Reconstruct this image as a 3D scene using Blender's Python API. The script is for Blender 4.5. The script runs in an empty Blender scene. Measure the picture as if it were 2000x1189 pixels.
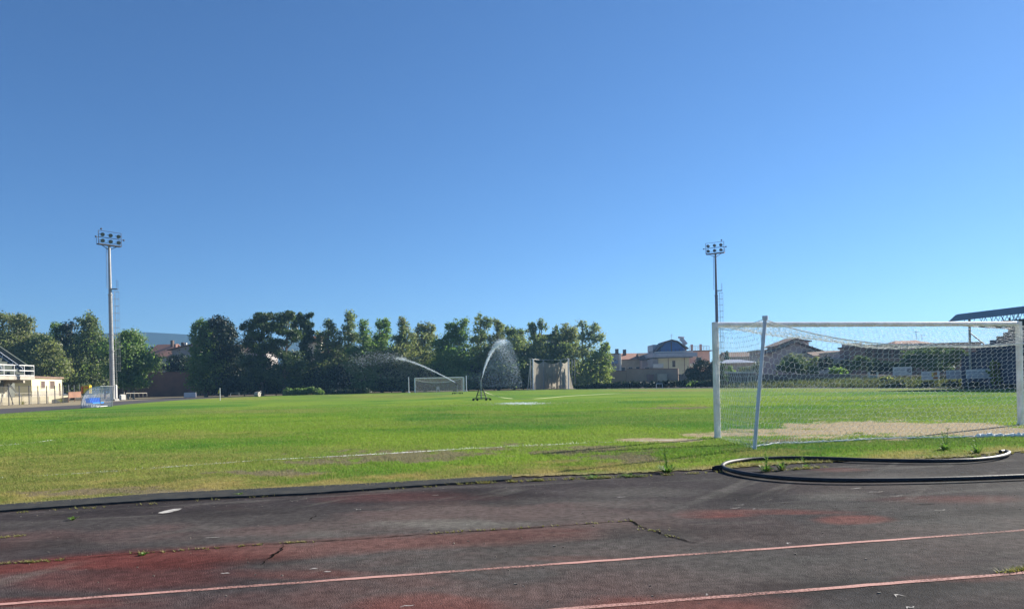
import bpy, math, random
import numpy as np
from mathutils import Vector, Matrix

random.seed(7); RNG = np.random.default_rng(7)
S = bpy.context.scene
COL = S.collection
PI = math.pi

# ---------------------------------------------------------------- survey of the place
# All positions come from a survey of the photograph: focal length F (in photo pixels), eye height HC,
# principal row PY, camera roll TH.  g() = ground point, w() = point at depth d.
F, HC, PX, PY, TH = 1450.0, 1.29, 1000.0, 748.0, math.atan(0.0225)
CT, ST = math.cos(TH), math.sin(TH)
def uv(x, y):
    u, v = x-PX, y-PY
    return u*CT - v*ST, u*ST + v*CT
def g(x, y, z=0.0):
    u, v = uv(x, y); d = (HC-z)*F/v
    return Vector((u*d/F, d, z))
def w(x, y, d):
    u, v = uv(x, y)
    return Vector((u*d/F, d, HC - v*d/F))
def hz(x, y, d): return w(x, y, d).z
def project(X, Y, Z=0.0):
    u = X/Y*F; v = (HC-Z)/Y*F
    return PX + u*CT + v*ST, PY - u*ST + v*CT

# ---------------------------------------------------------------- mesh builder
class MB:
    def __init__(s, T=None):
        s.v = []; s.f = []; s.T = T
    def add(s, vs, fs):
        o = len(s.v)
        if s.T is not None: vs = [s.T @ Vector(p) for p in vs]
        s.v.extend([tuple(p) for p in vs]); s.f.extend([tuple(i+o for i in f) for f in fs])
        return s
    def box(s, c, size, rz=0.0, M=None):
        x, y, z = size[0]/2, size[1]/2, size[2]/2
        P = [Vector(p) for p in ((-x,-y,-z),(x,-y,-z),(x,y,-z),(-x,y,-z),(-x,-y,z),(x,-y,z),(x,y,z),(-x,y,z))]
        R = M if M is not None else Matrix.Rotation(rz, 3, 'Z')
        return s.add([Vector(c)+R@p for p in P], [(0,3,2,1),(4,5,6,7),(0,1,5,4),(1,2,6,5),(2,3,7,6),(3,0,4,7)])
    def bb(s, lo, hi):
        return s.box([(a+b)/2 for a, b in zip(lo, hi)], [b-a for a, b in zip(lo, hi)])
    def beam(s, a, b, wd, ht, up=(0,0,1)):
        a, b = Vector(a), Vector(b); d = (b-a); L = d.length; d.normalize()
        sd = d.cross(Vector(up))
        if sd.length < 1e-4: sd = d.cross(Vector((1,0,0)))
        sd.normalize(); u2 = sd.cross(d)
        return s.box((a+b)/2, (L, wd, ht), M=Matrix((d, sd, u2)).transposed())
    def tube(s, pts, r, n=8, caps=True, closed=False):
        pts = [Vector(p) for p in pts]; m = len(pts)
        rs = r if isinstance(r, (list, tuple)) else [r]*m
        vs, fs = [], []
        ref = None
        for i, p in enumerate(pts):
            t = (pts[min(i+1, m-1)] - pts[max(i-1, 0)])
            if t.length < 1e-9: t = Vector((0,0,1))
            t.normalize()
            if ref is None:
                ref = t.cross(Vector((0,0,1)))
                if ref.length < 1e-3: ref = Vector((1,0,0))
            ref = ref - t*ref.dot(t); ref.normalize(); bi = t.cross(ref)
            for k in range(n):
                a = 2*PI*k/n
                vs.append(p + (ref*math.cos(a) + bi*math.sin(a))*rs[i])
        for i in range(m-1):
            for k in range(n):
                k2 = (k+1) % n
                fs.append((i*n+k, i*n+k2, (i+1)*n+k2, (i+1)*n+k))
        if caps and n > 2:
            fs.append(tuple(reversed(range(n)))); fs.append(tuple((m-1)*n+k for k in range(n)))
        return s.add(vs, fs)
    def prism(s, prof, a, b):
        """profile: list of 3-D offset vectors, swept from a to b"""
        a, b = Vector(a), Vector(b); n = len(prof)
        vs = [a+Vector(p) for p in prof] + [b+Vector(p) for p in prof]
        fs = [(i, (i+1) % n, n+(i+1) % n, n+i) for i in range(n)]
        fs += [tuple(reversed(range(n))), tuple(range(n, 2*n))]
        return s.add(vs, fs)
    def sphere(s, c, r, nu=10, nv=6, sc=(1,1,1)):
        c = Vector(c); vs = [c+Vector((0,0,r*sc[2]))]
        for j in range(1, nv):
            for i in range(nu):
                t, p = PI*j/nv, 2*PI*i/nu
                vs.append(c+Vector((r*sc[0]*math.sin(t)*math.cos(p), r*sc[1]*math.sin(t)*math.sin(p), r*sc[2]*math.cos(t))))
        vs.append(c-Vector((0,0,r*sc[2]))); L = len(vs)-1
        fs = [(0, 1+i, 1+(i+1) % nu) for i in range(nu)]
        for j in range(nv-2):
            for i in range(nu):
                a, b = 1+j*nu+i, 1+j*nu+(i+1) % nu
                fs.append((a, a+nu, b+nu, b))
        fs += [(L, 1+(nv-2)*nu+(i+1) % nu, 1+(nv-2)*nu+i) for i in range(nu)]
        return s.add(vs, fs)
    def quad(s, a, b, c, d): return s.add([a, b, c, d], [(0,1,2,3)])
    def build(s, name, mat, parent=None, label=None, smooth=False):
        return mesh_obj(name, s.v, s.f, mat, parent, label, smooth)

def origin_of(o):
    return Vector(o.get('_org', (0,0,0))) if o is not None else Vector((0,0,0))
ORG = {}
def mesh_obj(name, v, f, mat, parent=None, label=None, smooth=False, org=None):
    me = bpy.data.meshes.new(name)
    root = parent
    o0 = ORG[parent.name] if parent is not None else (Vector(org) if org is not None else None)
    va = np.array(v, dtype=np.float64).reshape(-1, 3)
    if o0 is None:
        lo, hi = va.min(0), va.max(0)
        o0 = Vector(((lo[0]+hi[0])/2, (lo[1]+hi[1])/2, lo[2]))
    va = va - np.array(o0)
    if isinstance(f, np.ndarray):
        k = f.shape[1]
        me.vertices.add(len(va)); me.vertices.foreach_set('co', va.astype(np.float32).ravel())
        me.loops.add(f.size); me.loops.foreach_set('vertex_index', f.astype(np.int32).ravel())
        me.polygons.add(len(f)); me.polygons.foreach_set('loop_start', np.arange(0, f.size, k, dtype=np.int32))
        me.update(calc_edges=True)
    else:
        me.from_pydata([tuple(p) for p in va], [], f); me.update()
    if mat is not None: me.materials.append(mat)
    if smooth: me.polygons.foreach_set('use_smooth', [True]*len(me.polygons))
    o = bpy.data.objects.new(name, me); COL.objects.link(o)
    if parent is not None:
        o.parent = parent; ORG[o.name] = o0
    else:
        o.location = o0; ORG[o.name] = Vector(o0)
    if label: o['label'] = label
    return o
def thing(name, label, cat, loc, group=None):
    o = bpy.data.objects.new(name, None); COL.objects.link(o)
    o.empty_display_size = 0.2; o.location = loc; ORG[o.name] = Vector(loc)
    o['label'] = label; o['category'] = cat
    if group: o['group'] = group
    return o
def tag(o, label=None, cat=None, group=None, kind=None):
    if label: o['label'] = label
    if cat: o['category'] = cat
    if group: o['group'] = group
    if kind: o['kind'] = kind
    return o

# ---------------------------------------------------------------- numpy noise
def _hash(ix, iy, seed):
    h = (ix.astype(np.int64)*374761393 + iy.astype(np.int64)*668265263 + seed*1442695041) & 0xffffffff
    h = ((h ^ (h >> 13))*1274126177) & 0xffffffff
    return ((h ^ (h >> 16)) & 0xffff)/65535.0
def vnoise(x, y, seed=0):
    x0, y0 = np.floor(x), np.floor(y); fx, fy = x-x0, y-y0
    fx, fy = fx*fx*(3-2*fx), fy*fy*(3-2*fy)
    a, b = _hash(x0, y0, seed), _hash(x0+1, y0, seed)
    c, d = _hash(x0, y0+1, seed), _hash(x0+1, y0+1, seed)
    return (a*(1-fx)+b*fx)*(1-fy) + (c*(1-fx)+d*fx)*fy
def fbm(x, y, sc, seed=0, octv=4):
    r = 0; a = 1; t = 0; x = np.asarray(x)/sc; y = np.asarray(y)/sc
    for i in range(octv):
        r = r + a*vnoise(x, y, seed+i*17); t += a; a *= .5; x = x*2.03+3.1; y = y*2.03+7.7
    return r/t
def sstep(a, b, x):
    t = np.clip((x-a)/(b-a), 0, 1); return t*t*(3-2*t)

# ---------------------------------------------------------------- materials
def new_mat(name):
    m = bpy.data.materials.new(name); m.use_nodes = True
    nt = m.node_tree; b = nt.nodes['Principled BSDF']
    return m, nt, b
def mat(name, col, rough=.7, col2=None, scale=3.0, bump=0.0, bscale=30, metal=0.0, spec=.3, detail=5, island=0.0, trans=0.0):
    m, nt, b = new_mat(name); N, L = nt.nodes, nt.links
    b.inputs['Roughness'].default_value = rough; b.inputs['Metallic'].default_value = metal
    b.inputs['Specular IOR Level'].default_value = spec
    b.inputs['Base Color'].default_value = (*col, 1)
    tc = N.new('ShaderNodeTexCoord')
    if col2 is not None:
        nz = N.new('ShaderNodeTexNoise'); nz.inputs['Scale'].default_value = scale; nz.inputs['Detail'].default_value = detail
        nz.inputs['Roughness'].default_value = .65
        L.new(tc.outputs['Object'], nz.inputs['Vector'])
        rp = N.new('ShaderNodeValToRGB'); e = rp.color_ramp.elements
        e[0].position = .36; e[1].position = .64; e[0].color = (*col, 1); e[1].color = (*col2, 1)
        L.new(nz.outputs['Fac'], rp.inputs[0]); L.new(rp.outputs[0], b.inputs['Base Color'])
    if bump > 0:
        n2 = N.new('ShaderNodeTexNoise'); n2.inputs['Scale'].default_value = bscale; n2.inputs['Detail'].default_value = 6
        L.new(tc.outputs['Object'], n2.inputs['Vector'])
        bp = N.new('ShaderNodeBump'); bp.inputs['Strength'].default_value = bump; bp.inputs['Distance'].default_value = .02
        L.new(n2.outputs['Fac'], bp.inputs['Height']); L.new(bp.outputs[0], b.inputs['Normal'])
    return m
def leaf_mat(name, c1, c2, c3, trans=.50, scale=.35):
    """leaf colour: clump-scale noise between two greens plus leaf-to-leaf variation, part of the light passes through"""
    m, nt, b = new_mat(name); N, L = nt.nodes, nt.links
    N.remove(b); out = N['Material Output']
    geo = N.new('ShaderNodeNewGeometry'); tc = N.new('ShaderNodeTexCoord')
    nz = N.new('ShaderNodeTexNoise'); nz.inputs['Scale'].default_value = scale; nz.inputs['Detail'].default_value = 3
    L.new(geo.outputs['Position'], nz.inputs['Vector'])
    rp = N.new('ShaderNodeValToRGB'); e = rp.color_ramp.elements
    e[0].position = .38; e[1].position = .62; e[0].color = (*c1, 1); e[1].color = (*c2, 1)
    L.new(nz.outputs['Fac'], rp.inputs[0])
    mx = N.new('ShaderNodeMixRGB'); mx.inputs[2].default_value = (*c3, 1)
    mp = N.new('ShaderNodeMath'); mp.operation = 'POWER'; mp.inputs[1].default_value = 3.2
    L.new(geo.outputs['Random Per Island'], mp.inputs[0]); L.new(mp.outputs[0], mx.inputs[0]); L.new(rp.outputs[0], mx.inputs[1])
    df = N.new('ShaderNodeBsdfDiffuse'); tr = N.new('ShaderNodeBsdfTranslucent'); mix = N.new('ShaderNodeMixShader')
    gl = N.new('ShaderNodeBsdfGlossy'); gl.inputs['Roughness'].default_value = .5; gl.inputs[0].default_value = (.6,.6,.6,1)
    m2 = N.new('ShaderNodeMixShader'); m2.inputs[0].default_value = .04
    vb = N.new('ShaderNodeVectorMath'); vb.operation = 'MULTIPLY'; vb.inputs[1].default_value = (1.65, 1.75, 1.15)   # light coming through a leaf is yellower
    L.new(mx.outputs[0], vb.inputs[0])
    L.new(mx.outputs[0], df.inputs[0]); L.new(vb.outputs[0], tr.inputs[0]); mix.inputs[0].default_value = trans
    L.new(df.outputs[0], mix.inputs[1]); L.new(tr.outputs[0], mix.inputs[2])
    L.new(mix.outputs[0], m2.inputs[1]); L.new(gl.outputs[0], m2.inputs[2]); L.new(m2.outputs[0], out.inputs[0])
    return m
def sheet_mat(name, col, alpha, rough=.6, trans=.4):
    """thin net / film: partly see-through"""
    m, nt, b = new_mat(name); N, L = nt.nodes, nt.links
    N.remove(b); out = N['Material Output']
    df = N.new('ShaderNodeBsdfDiffuse'); df.inputs[0].default_value = (*col, 1)
    tl = N.new('ShaderNodeBsdfTranslucent'); tl.inputs[0].default_value = (*col, 1)
    tp = N.new('ShaderNodeBsdfTransparent')
    a = N.new('ShaderNodeMixShader'); a.inputs[0].default_value = trans
    c = N.new('ShaderNodeMixShader'); c.inputs[0].default_value = alpha
    L.new(df.outputs[0], a.inputs[1]); L.new(tl.outputs[0], a.inputs[2])
    L.new(tp.outputs[0], c.inputs[1]); L.new(a.outputs[0], c.inputs[2]); L.new(c.outputs[0], out.inputs[0])
    return m

M = {}
M['white_paint'] = mat('white_paint', (.78,.78,.76), .5, (.64,.63,.60), 2.5, .1, 40)
M['post_white'] = mat('post_white', (.86,.86,.86), .45, (.66,.63,.58), 3.2, .25, 25)
M['stanchion'] = mat('galvanised_pipe', (.66,.70,.76), .45, (.54,.58,.64), 4, .1, 40, metal=.15)
M['net_cord'] = mat('net_cord', (.86,.86,.83), .8)
M['steel_grey'] = mat('steel_grey', (.33,.34,.34), .5, (.25,.26,.26), 1.5, metal=.2)
M['steel_dark'] = mat('steel_dark', (.05,.055,.07), .5, (.08,.08,.09), 2)
M['tower_dark'] = mat('tower_dark_paint', (.13,.12,.15), .55, (.17,.16,.18), 1.0)
M['tower_grey'] = mat('tower_galvanised', (.36,.36,.35), .5, (.27,.27,.27), .8, metal=.25)
M['lamp_glass'] = mat('lamp_glass', (.05,.07,.09), .15, spec=.6)
M['concrete'] = mat('concrete', (.42,.38,.31), .85, (.33,.30,.25), 1.2, .2, 12)
M['concrete_dark'] = mat('concrete_weathered', (.16,.17,.15), .9, (.11,.12,.11), .8, .2, 12)
M['seat_green'] = mat('terrace_green_grey', (.055,.07,.06), .9, (.08,.09,.08), .6)
M['beige_wall'] = mat('beige_wall', (.48,.42,.30), .85, (.38,.34,.25), .7, .1, 10)
M['yellow_wall'] = mat('yellow_plaster', (.78,.70,.42), .85, (.70,.61,.37), .5)
M['cream_wall'] = mat('cream_plaster', (.64,.60,.46), .85, (.56,.52,.40), .4)
M['white_wall'] = mat('white_plaster', (.68,.66,.58), .85, (.58,.56,.50), .5)
M['pink_wall'] = mat('pink_plaster', (.66,.40,.32), .85, (.56,.34,.28), .5)
M['grey_wall'] = mat('grey_plaster', (.42,.39,.37), .9, (.34,.31,.30), .4)
M['mauve_wall'] = mat('mauve_plaster', (.48,.39,.36), .9, (.40,.32,.31), .4)
M['roof_tile'] = mat('terracotta_roof', (.38,.19,.12), .85, (.28,.15,.11), 1.2, .4, 5)
M['roof_brown'] = mat('brown_roof', (.22,.15,.11), .85, (.16,.11,.09), 1.0, .3, 5)
M['roof_grey'] = mat('sheet_metal_roof', (.42,.44,.48), .45, (.33,.35,.40), .8, metal=.2)
M['blue_gable'] = mat('blue_gable_boards', (.05,.12,.32), .6, (.07,.15,.36), 1.5)
M['blue_panel'] = mat('blue_fascia', (.21,.26,.37), .5, (.18,.23,.33), .5, metal=.1)
M['tier_shade_navy'] = mat('terrace_shade_navy', (.05,.06,.10), .85, (.07,.08,.12), .6)  # concrete terrace; the shade under its roof is put into this navy colour
M['shutter'] = mat('brown_shutter', (.09,.06,.05), .7, (.12,.08,.06), 3)
M['window_dark'] = mat('window_glass', (.02,.025,.03), .12, spec=.6)
M['brick_red'] = mat('old_brick', (.34,.19,.14), .9, (.25,.155,.13), .5, .2, 6)
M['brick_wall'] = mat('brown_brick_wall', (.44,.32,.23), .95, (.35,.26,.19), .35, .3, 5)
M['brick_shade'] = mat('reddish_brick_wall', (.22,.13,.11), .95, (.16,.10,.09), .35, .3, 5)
M['wood_panel'] = mat('weathered_panel', (.27,.21,.18), .9, (.19,.155,.14), .7)
M['yellow_paint'] = mat('yellow_paint', (.70,.55,.04), .5, (.62,.46,.05), 2)
M['orange_paint'] = mat('orange_paint', (.60,.18,.05), .6)
M['blue_seat'] = mat('blue_plastic', (.02,.24,.85), .4, (.03,.28,.90), 4)
M['hose_black'] = mat('black_polyethylene', (.012,.012,.016), .58, (.026,.026,.028), 5, .15, 40, spec=.4)
M['hose_yellow'] = mat('yellow_hose', (.62,.60,.36), .5)
M['sprinkler_green'] = mat('sprinkler_green', (.035,.055,.035), .6, (.05,.07,.045), 5)
M['rubber'] = mat('rubber_black', (.02,.02,.02), .8)
M['brown_dry'] = mat('rusty_fence', (.20,.11,.08), .9, (.26,.14,.09), .8)
M['sign_white'] = mat('sign_white', (.62,.62,.62), .6, (.52,.52,.54), 1.5)
M['sign_dark'] = mat('sign_ink', (.10,.11,.14), .6)
M['sign_rust'] = mat('sign_orange_print', (.45,.22,.05), .6, (.30,.12,.04), 4)
M['bark'] = mat('bark', (.12,.09,.07), .95, (.18,.14,.11), 2, .4, 8)
M['bark_pale'] = mat('pale_bark', (.34,.31,.27), .9, (.22,.19,.16), 1.2, .3, 8)
M['grit'] = mat('grit', (.30,.27,.22), .9, (.14,.12,.10), 30)
M['crack'] = mat('open_crack', (.012,.011,.010), 1.0, spec=0)
M['euc'] = leaf_mat('eucalyptus_leaf', (.085,.135,.050), (.150,.190,.075), (.19,.20,.10))
M['euc_tan'] = leaf_mat('eucalyptus_tan_leaf', (.110,.150,.062), (.175,.198,.082), (.22,.215,.11))
M['green'] = leaf_mat('bright_leaf', (.075,.145,.038), (.135,.215,.055), (.18,.24,.07))
M['yellowgreen'] = leaf_mat('yellow_green_leaf', (.13,.19,.045), (.20,.25,.065), (.26,.27,.09))
M['pine'] = leaf_mat('pine_needle', (.016,.036,.018), (.075,.115,.030), (.09,.13,.04), .25, .55)
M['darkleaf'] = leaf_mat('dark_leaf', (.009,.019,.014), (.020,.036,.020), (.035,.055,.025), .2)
M['silver'] = leaf_mat('pale_poplar_leaf', (.16,.22,.10), (.24,.28,.15), (.32,.34,.24), .35)
M['olive'] = leaf_mat('olive_leaf', (0.145,0.181,0.109), (0.200,0.226,0.145), (0.271,0.271,0.200), .25)
M['bushgreen'] = leaf_mat('dull_bush_leaf', (.045,.080,.036), (.075,.115,.045), (.10,.13,.055), .3)
M['weed'] = leaf_mat('weed_leaf', (.07,.15,.03), (.10,.19,.04), (.15,.20,.06), .4, 6)
M['weed_dry'] = leaf_mat('dry_weed', (.30,.26,.12), (.24,.22,.08), (.16,.20,.06), .3, 6)
M['cage_net'] = sheet_mat('cage_netting', (.62,.57,.47), .62, trans=.5)
M['goal_net_far'] = sheet_mat('far_goal_netting', (.45,.46,.47), .26, trans=.3)
M['film'] = sheet_mat('clear_panel', (.55,.62,.74), .32, trans=.3)
M['mesh_fence'] = sheet_mat('fence_mesh', (.22,.21,.16), .22, trans=.1)
# ---------------------------------------------------------------- settings
SKY_STRENGTH, SUN_STRENGTH, EXPOSURE = .051, 4.9, 1.34
HAZE = .0003
GRASS_N, LEAF, NET_R = 760000, 190, .0026
# ---------------------------------------------------------------- camera, sky, sun, air
cam = bpy.data.cameras.new('camera'); camo = bpy.data.objects.new('camera', cam); COL.objects.link(camo)
cam.sensor_width = 36; cam.sensor_fit = 'HORIZONTAL'; cam.lens = F/2000*36
cam.shift_y = (PY-594.5)/2000; cam.clip_start = .05; cam.clip_end = 30000
camo.matrix_world = Matrix.Translation((0,0,HC)) @ Matrix.Rotation(PI/2, 4, 'X') @ Matrix.Rotation(-TH, 4, 'Z')
S.camera = camo
SUN_EL, SUN_AZ = math.radians(27), math.radians(56)        # azimuth clockwise from +Y
wd = bpy.data.worlds.new('World'); S.world = wd; wd.use_nodes = True
nt = wd.node_tree; bg = nt.nodes['Background']
sky = nt.nodes.new('ShaderNodeTexSky'); sky.sky_type = 'NISHITA'; sky.sun_disc = False
sky.sun_elevation = SUN_EL; sky.sun_rotation = SUN_AZ
sky.air_density = 1.0; sky.dust_density = 0.14; sky.ozone_density = 10.0; sky.altitude = 600
nt.links.new(sky.outputs[0], bg.inputs[0]); bg.inputs[1].default_value = SKY_STRENGTH
sl = bpy.data.lights.new('sun', 'SUN'); sl.energy = SUN_STRENGTH; sl.angle = math.radians(.53); sl.color = (1, .93, .82)
slo = bpy.data.objects.new('sun', sl); COL.objects.link(slo)
sdir = Vector((math.sin(SUN_AZ)*math.cos(SUN_EL), math.cos(SUN_AZ)*math.cos(SUN_EL), math.sin(SUN_EL)))
slo.rotation_euler = sdir.to_track_quat('Z', 'Y').to_euler(); slo.location = (60, 40, 60)
S.view_settings.view_transform = 'Standard'; S.view_settings.look = 'None'
S.view_settings.exposure = EXPOSURE; S.view_settings.gamma = 1
S.cycles.max_bounces = 6; S.cycles.transparent_max_bounces = 12; S.cycles.volume_bounces = 0
S.cycles.use_denoising = True

if HAZE > 0:
    hb = MB().bb((-1900, -30, -1.5), (1900, 1950, 150)).build('haze', None)
    tag(hb, kind='stuff', label='pale blue morning haze in the air over the sports ground', cat='haze')
    hm = bpy.data.materials.new('haze'); hm.use_nodes = True; n = hm.node_tree
    n.nodes.remove(n.nodes['Principled BSDF'])
    pv = n.nodes.new('ShaderNodeVolumePrincipled'); pv.inputs['Color'].default_value = (.27,.55,.89,1)
    pv.inputs['Density'].default_value = HAZE; pv.inputs['Anisotropy'].default_value = .25
    n.links.new(pv.outputs[0], n.nodes['Material Output'].inputs['Volume'])
    hb.data.materials.append(hm)

# ---------------------------------------------------------------- boundaries measured on the ground
def bound(pts, z=0.0):
    P = [g(x, y, z) for x, y in pts]; P.sort(key=lambda p: p.x/p.y)
    return np.array([p.x/p.y for p in P]), np.array([p.y for p in P])
CURB = bound([(-1300,1115),(-500,1042),(-250,1016),(0,991),(300,968),(700,950),(1000,932),(1250,924),(1400,916),(1500,910),(1600,903),(1750,899),(1880,893),(1960,884),(2080,880),(2400,866),(3300,832)])
FAR = bound([(-1300,915),(-400,842),(0,808.5),(157,798),(220,792.5),(350,781.5),(430,776.5),(620,770.5),(800,766),(1000,762),(1120,760),(1250,759),(1400,758.5),(1640,759),(1900,759.5),(2000,760),(2400,764),(3300,782)])
def dcurb(t): return np.interp(t, *CURB)
def dfar(t): return np.interp(t, *FAR)
def fan(t0, t1, nt_, near, far, nd, z):
    t = np.linspace(t0, t1, nt_); dn, df = near(t), far(t)
    s = np.linspace(0, 1, nd)[None, :]
    d = dn[:, None]*(df/dn)[:, None]**s
    X = t[:, None]*d
    v = np.stack([X, d, np.full_like(d, z)], -1).reshape(-1, 3)
    i = np.arange(nt_-1)[:, None]*nd + np.arange(nd-1)[None, :]
    f = np.stack([i, i+nd, i+nd+1, i+1], -1).reshape(-1, 4)
    return v, f
def ell(px, py, cx, cy, rx, ry):
    return np.sqrt(((px-cx)/rx)**2 + ((py-cy)/ry)**2)
def mixc(a, b, t): return a*(1-t[..., None]) + np.array(b)*t[..., None]

# ---- pitch colours: green lush / yellow dry / mud / bare earth (wear patterns of the turf itself)
def turf(X, Y):
    X = np.asarray(X, float); Y = np.asarray(Y, float)
    px, py = project(X, Y)
    n1 = fbm(X, Y, 3.5, 11); n2 = fbm(X, Y, .5, 23); n3 = fbm(X, Y, 14, 31); n4 = fbm(X*.35, Y, 1.6, 5)
    c = np.empty(X.shape+(3,)); c[...] = TURF_MID
    c = mixc(c, TURF_DEEP, sstep(.47, .60, n1*.5+n3*.5)*.95)
    c = mixc(c, TURF_LIME, sstep(.46, .64, fbm(X, Y, 6, 37))*.8)
    # mower / watering streaks across the far pitch
    c = mixc(c, (.15,.20,.05), sstep(.50, .72, fbm(X*.12, Y*.6, 2.2, 77))*.6)
    t = X/np.maximum(Y, .1); dist = Y - np.interp(t, *CURB)          # distance beyond the curb
    w_ = (n1-.5)*1.6 + (n2-.5)*1.2
    # yellow strip along the curb
    dry = sstep(2.1, .3, dist + w_*2.2)*(1-sstep(1150, 1420, px))*.95
    dry = np.maximum(dry, sstep(1.0, .0, dist + w_*1.5)*.75)
    # tired, speckled turf in the left foreground
    lf = sstep(19, 10.5, Y + w_*4)*sstep(900, 300, px)
    dry = np.maximum(dry, lf*(.35+.65*sstep(.34, .58, n2*.55+n4*.45))*.92)
    # yellow-brown bands far out
    for cx, cy, rx, ry, a in ((760,774,200,5,.5),(1300,762.5,170,2.6,.8),(1720,763,300,3.5,.55),(500,803,260,5,.35),(300,850,330,12,.4),(150,896,260,14,.5),(1340,792,60,2.2,.5),(450,778,130,3.0,.7),(900,806,160,5,.3),(1500,884,120,12,.55),(1850,886,120,8,.5)):
        e = ell(px, py, cx, cy, rx, ry) + w_*.55
        dry = np.maximum(dry, sstep(1.1, .3, e)*a)
    c = mixc(c, mixc(np.broadcast_to(np.array(TURF_DRY), c.shape), (.135,.16,.04), sstep(.3,.7,n2)), dry)
    mud = np.zeros(X.shape)
    for cx, cy, rx, ry in ((1090,880,200,11),(810,892,140,11),(1215,893,90,12),(640,905,60,5),(230,962,200,9),(520,925,110,6),(1530,862,70,5),(1330,797,90,1.6)):
        e = ell(px, py, cx, cy, rx, ry) + (n2-.5)*2.6 + (fbm(X, Y, .16, 29)-.5)*1.6 + (n1-.5)*1.2
        mud = np.maximum(mud, sstep(1.05, .45, e))
    c = mixc(c, (.165,.135,.092), mud*.82)
    bare = np.zeros(X.shape)
    for cx, cy, rx, ry in ((1700,839,215,17),(1560,844,130,13),(1850,836,110,9),(1285,861,110,4.2),(1420,848,80,6),(1930,846,120,9)):
        e = ell(px, py, cx, cy, rx, ry) + (n2-.5)*1.5 + (fbm(X, Y, .2, 29)-.5)*1.1 + (n1-.5)*.9
        bare = np.maximum(bare, sstep(1.12, .72, e))
    c = mixc(c, (.33,.27,.172), bare)
    c = mixc(c, (.30,.25,.16), sstep(.35, .0, dist)*.5)
    cover = (1-bare*.97)*(1-mud*.6)
    return c, cover, dry
TURF_MID, TURF_DEEP, TURF_LIME, TURF_DRY = (.118,.212,.030), (.068,.165,.028), (.172,.252,.036), (.27,.225,.080)

def col_attr(me, c):
    a = me.color_attributes.new('tint', 'FLOAT_COLOR', 'POINT')
    rgba = np.ones((len(c), 4), np.float32); rgba[:, :3] = c
    a.data.foreach_set('color', rgba.ravel())

mp, nt, b = new_mat('turf'); N, L = nt.nodes, nt.links
at = N.new('ShaderNodeAttribute'); at.attribute_name = 'tint'
geo = N.new('ShaderNodeNewGeometry')
nz = N.new('ShaderNodeTexNoise'); nz.inputs['Scale'].default_value = 9; nz.inputs['Detail'].default_value = 8; nz.inputs['Roughness'].default_value = .75
L.new(geo.outputs['Position'], nz.inputs['Vector'])
mr = N.new('ShaderNodeMapRange'); mr.inputs[1].default_value = .3; mr.inputs[2].default_value = .7; mr.inputs[3].default_value = .62; mr.inputs[4].default_value = 1.3
L.new(nz.outputs['Fac'], mr.inputs[0])
vm = N.new('ShaderNodeVectorMath'); vm.operation = 'SCALE'; L.new(at.outputs['Color'], vm.inputs[0]); L.new(mr.outputs[0], vm.inputs['Scale'])
L.new(vm.outputs[0], b.inputs['Base Color']); b.inputs['Roughness'].default_value = .9; b.inputs['Specular IOR Level'].default_value = .02
bp = N.new('ShaderNodeBump'); bp.inputs['Strength'].default_value = .8; bp.inputs['Distance'].default_value = .05
L.new(nz.outputs['Fac'], bp.inputs['Height']); L.new(bp.outputs[0], b.inputs['Normal'])
M['turf'] = mp

jit = lambda t: dcurb(t) + (fbm(t*40, t*0, .35, 3)-.5)*.28 + (fbm(t*160, t*0, .4, 9)-.5)*.10
v, f = fan(-1.55, 1.5, 800, jit, dfar, 300, .014)
po = mesh_obj('pitch', v, f, M['turf'], org=(0,0,0)); tag(po, kind='structure', label='green football pitch with dry yellow edges and bare goal mouth', cat='pitch')
c, cov, dry = turf(v[:, 0], v[:, 1]); col_attr(po.data, c)

# ---- grass blades standing on the nearer part of the pitch
def blades(n, dmax, rho_pow, hgt, seed, tmax=.80):
    r = np.random.default_rng(seed)
    t = r.uniform(-tmax, tmax, n); q = 2-rho_pow
    a, bq = 8.2**q, dmax**q
    d = (a + r.random(n)*(bq-a))**(1/q)
    ok = (d > jit(t)+.01) & (d < dfar(t)) & (r.random(n) > sstep(dmax*.30, dmax, d)); t, d = t[ok], d[ok]
    X, Y = t*d, d
    c, cov, dry = turf(X, Y)
    ok = r.random(len(X)) < cov; X, Y, c, dry = X[ok], Y[ok], c[ok], dry[ok]
    m = len(X); clump = fbm(X, Y, .45, 41)
    h = hgt*(.45+1.1*r.random(m))*(.6+.9*clump)*(1-.35*dry)*(1+.004*(Y-9))
    wid = (.0035+.004*r.random(m))*(1+.05*(Y-9))
    az = r.uniform(0, 2*PI, m); ln = h*(.25+.7*r.random(m)); la = r.uniform(0, 2*PI, m)
    z = np.full(m, .010)
    p1 = np.stack([X-np.cos(az)*wid, Y-np.sin(az)*wid, z], -1); p2 = np.stack([X+np.cos(az)*wid, Y+np.sin(az)*wid, z], -1)
    p3 = np.stack([X+np.cos(la)*ln, Y+np.sin(la)*ln, z+h], -1)
    v = np.stack([p1, p2, p3], 1).reshape(-1, 3); f = np.arange(3*m).reshape(-1, 3)
    for pl in CHALKED:                                           # blades dusted by the line marker
        for a, b_ in zip(pl, pl[1:]):
            ex, ey = b_.x-a.x, b_.y-a.y; tt = np.clip(((X-a.x)*ex+(Y-a.y)*ey)/(ex*ex+ey*ey), 0, 1)
            on = (np.hypot(X-a.x-tt*ex, Y-a.y-tt*ey) < .075) & (r.random(m) < (.55*sstep(.42, .62, fbm(X, Y, .9, 63))+.04)*(.35+.65*sstep(-5, -2, X)))
            c[on] = np.array((.50,.51,.44))
    br = (1.1+.5*r.random(m))[:, None]
    straw = (r.random(m) < .10+.45*dry)
    c = c*br; c[straw] = c[straw]*.4 + np.array((.34,.29,.12))*.6
    return v, f, np.repeat(c, 3, 0)
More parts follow.
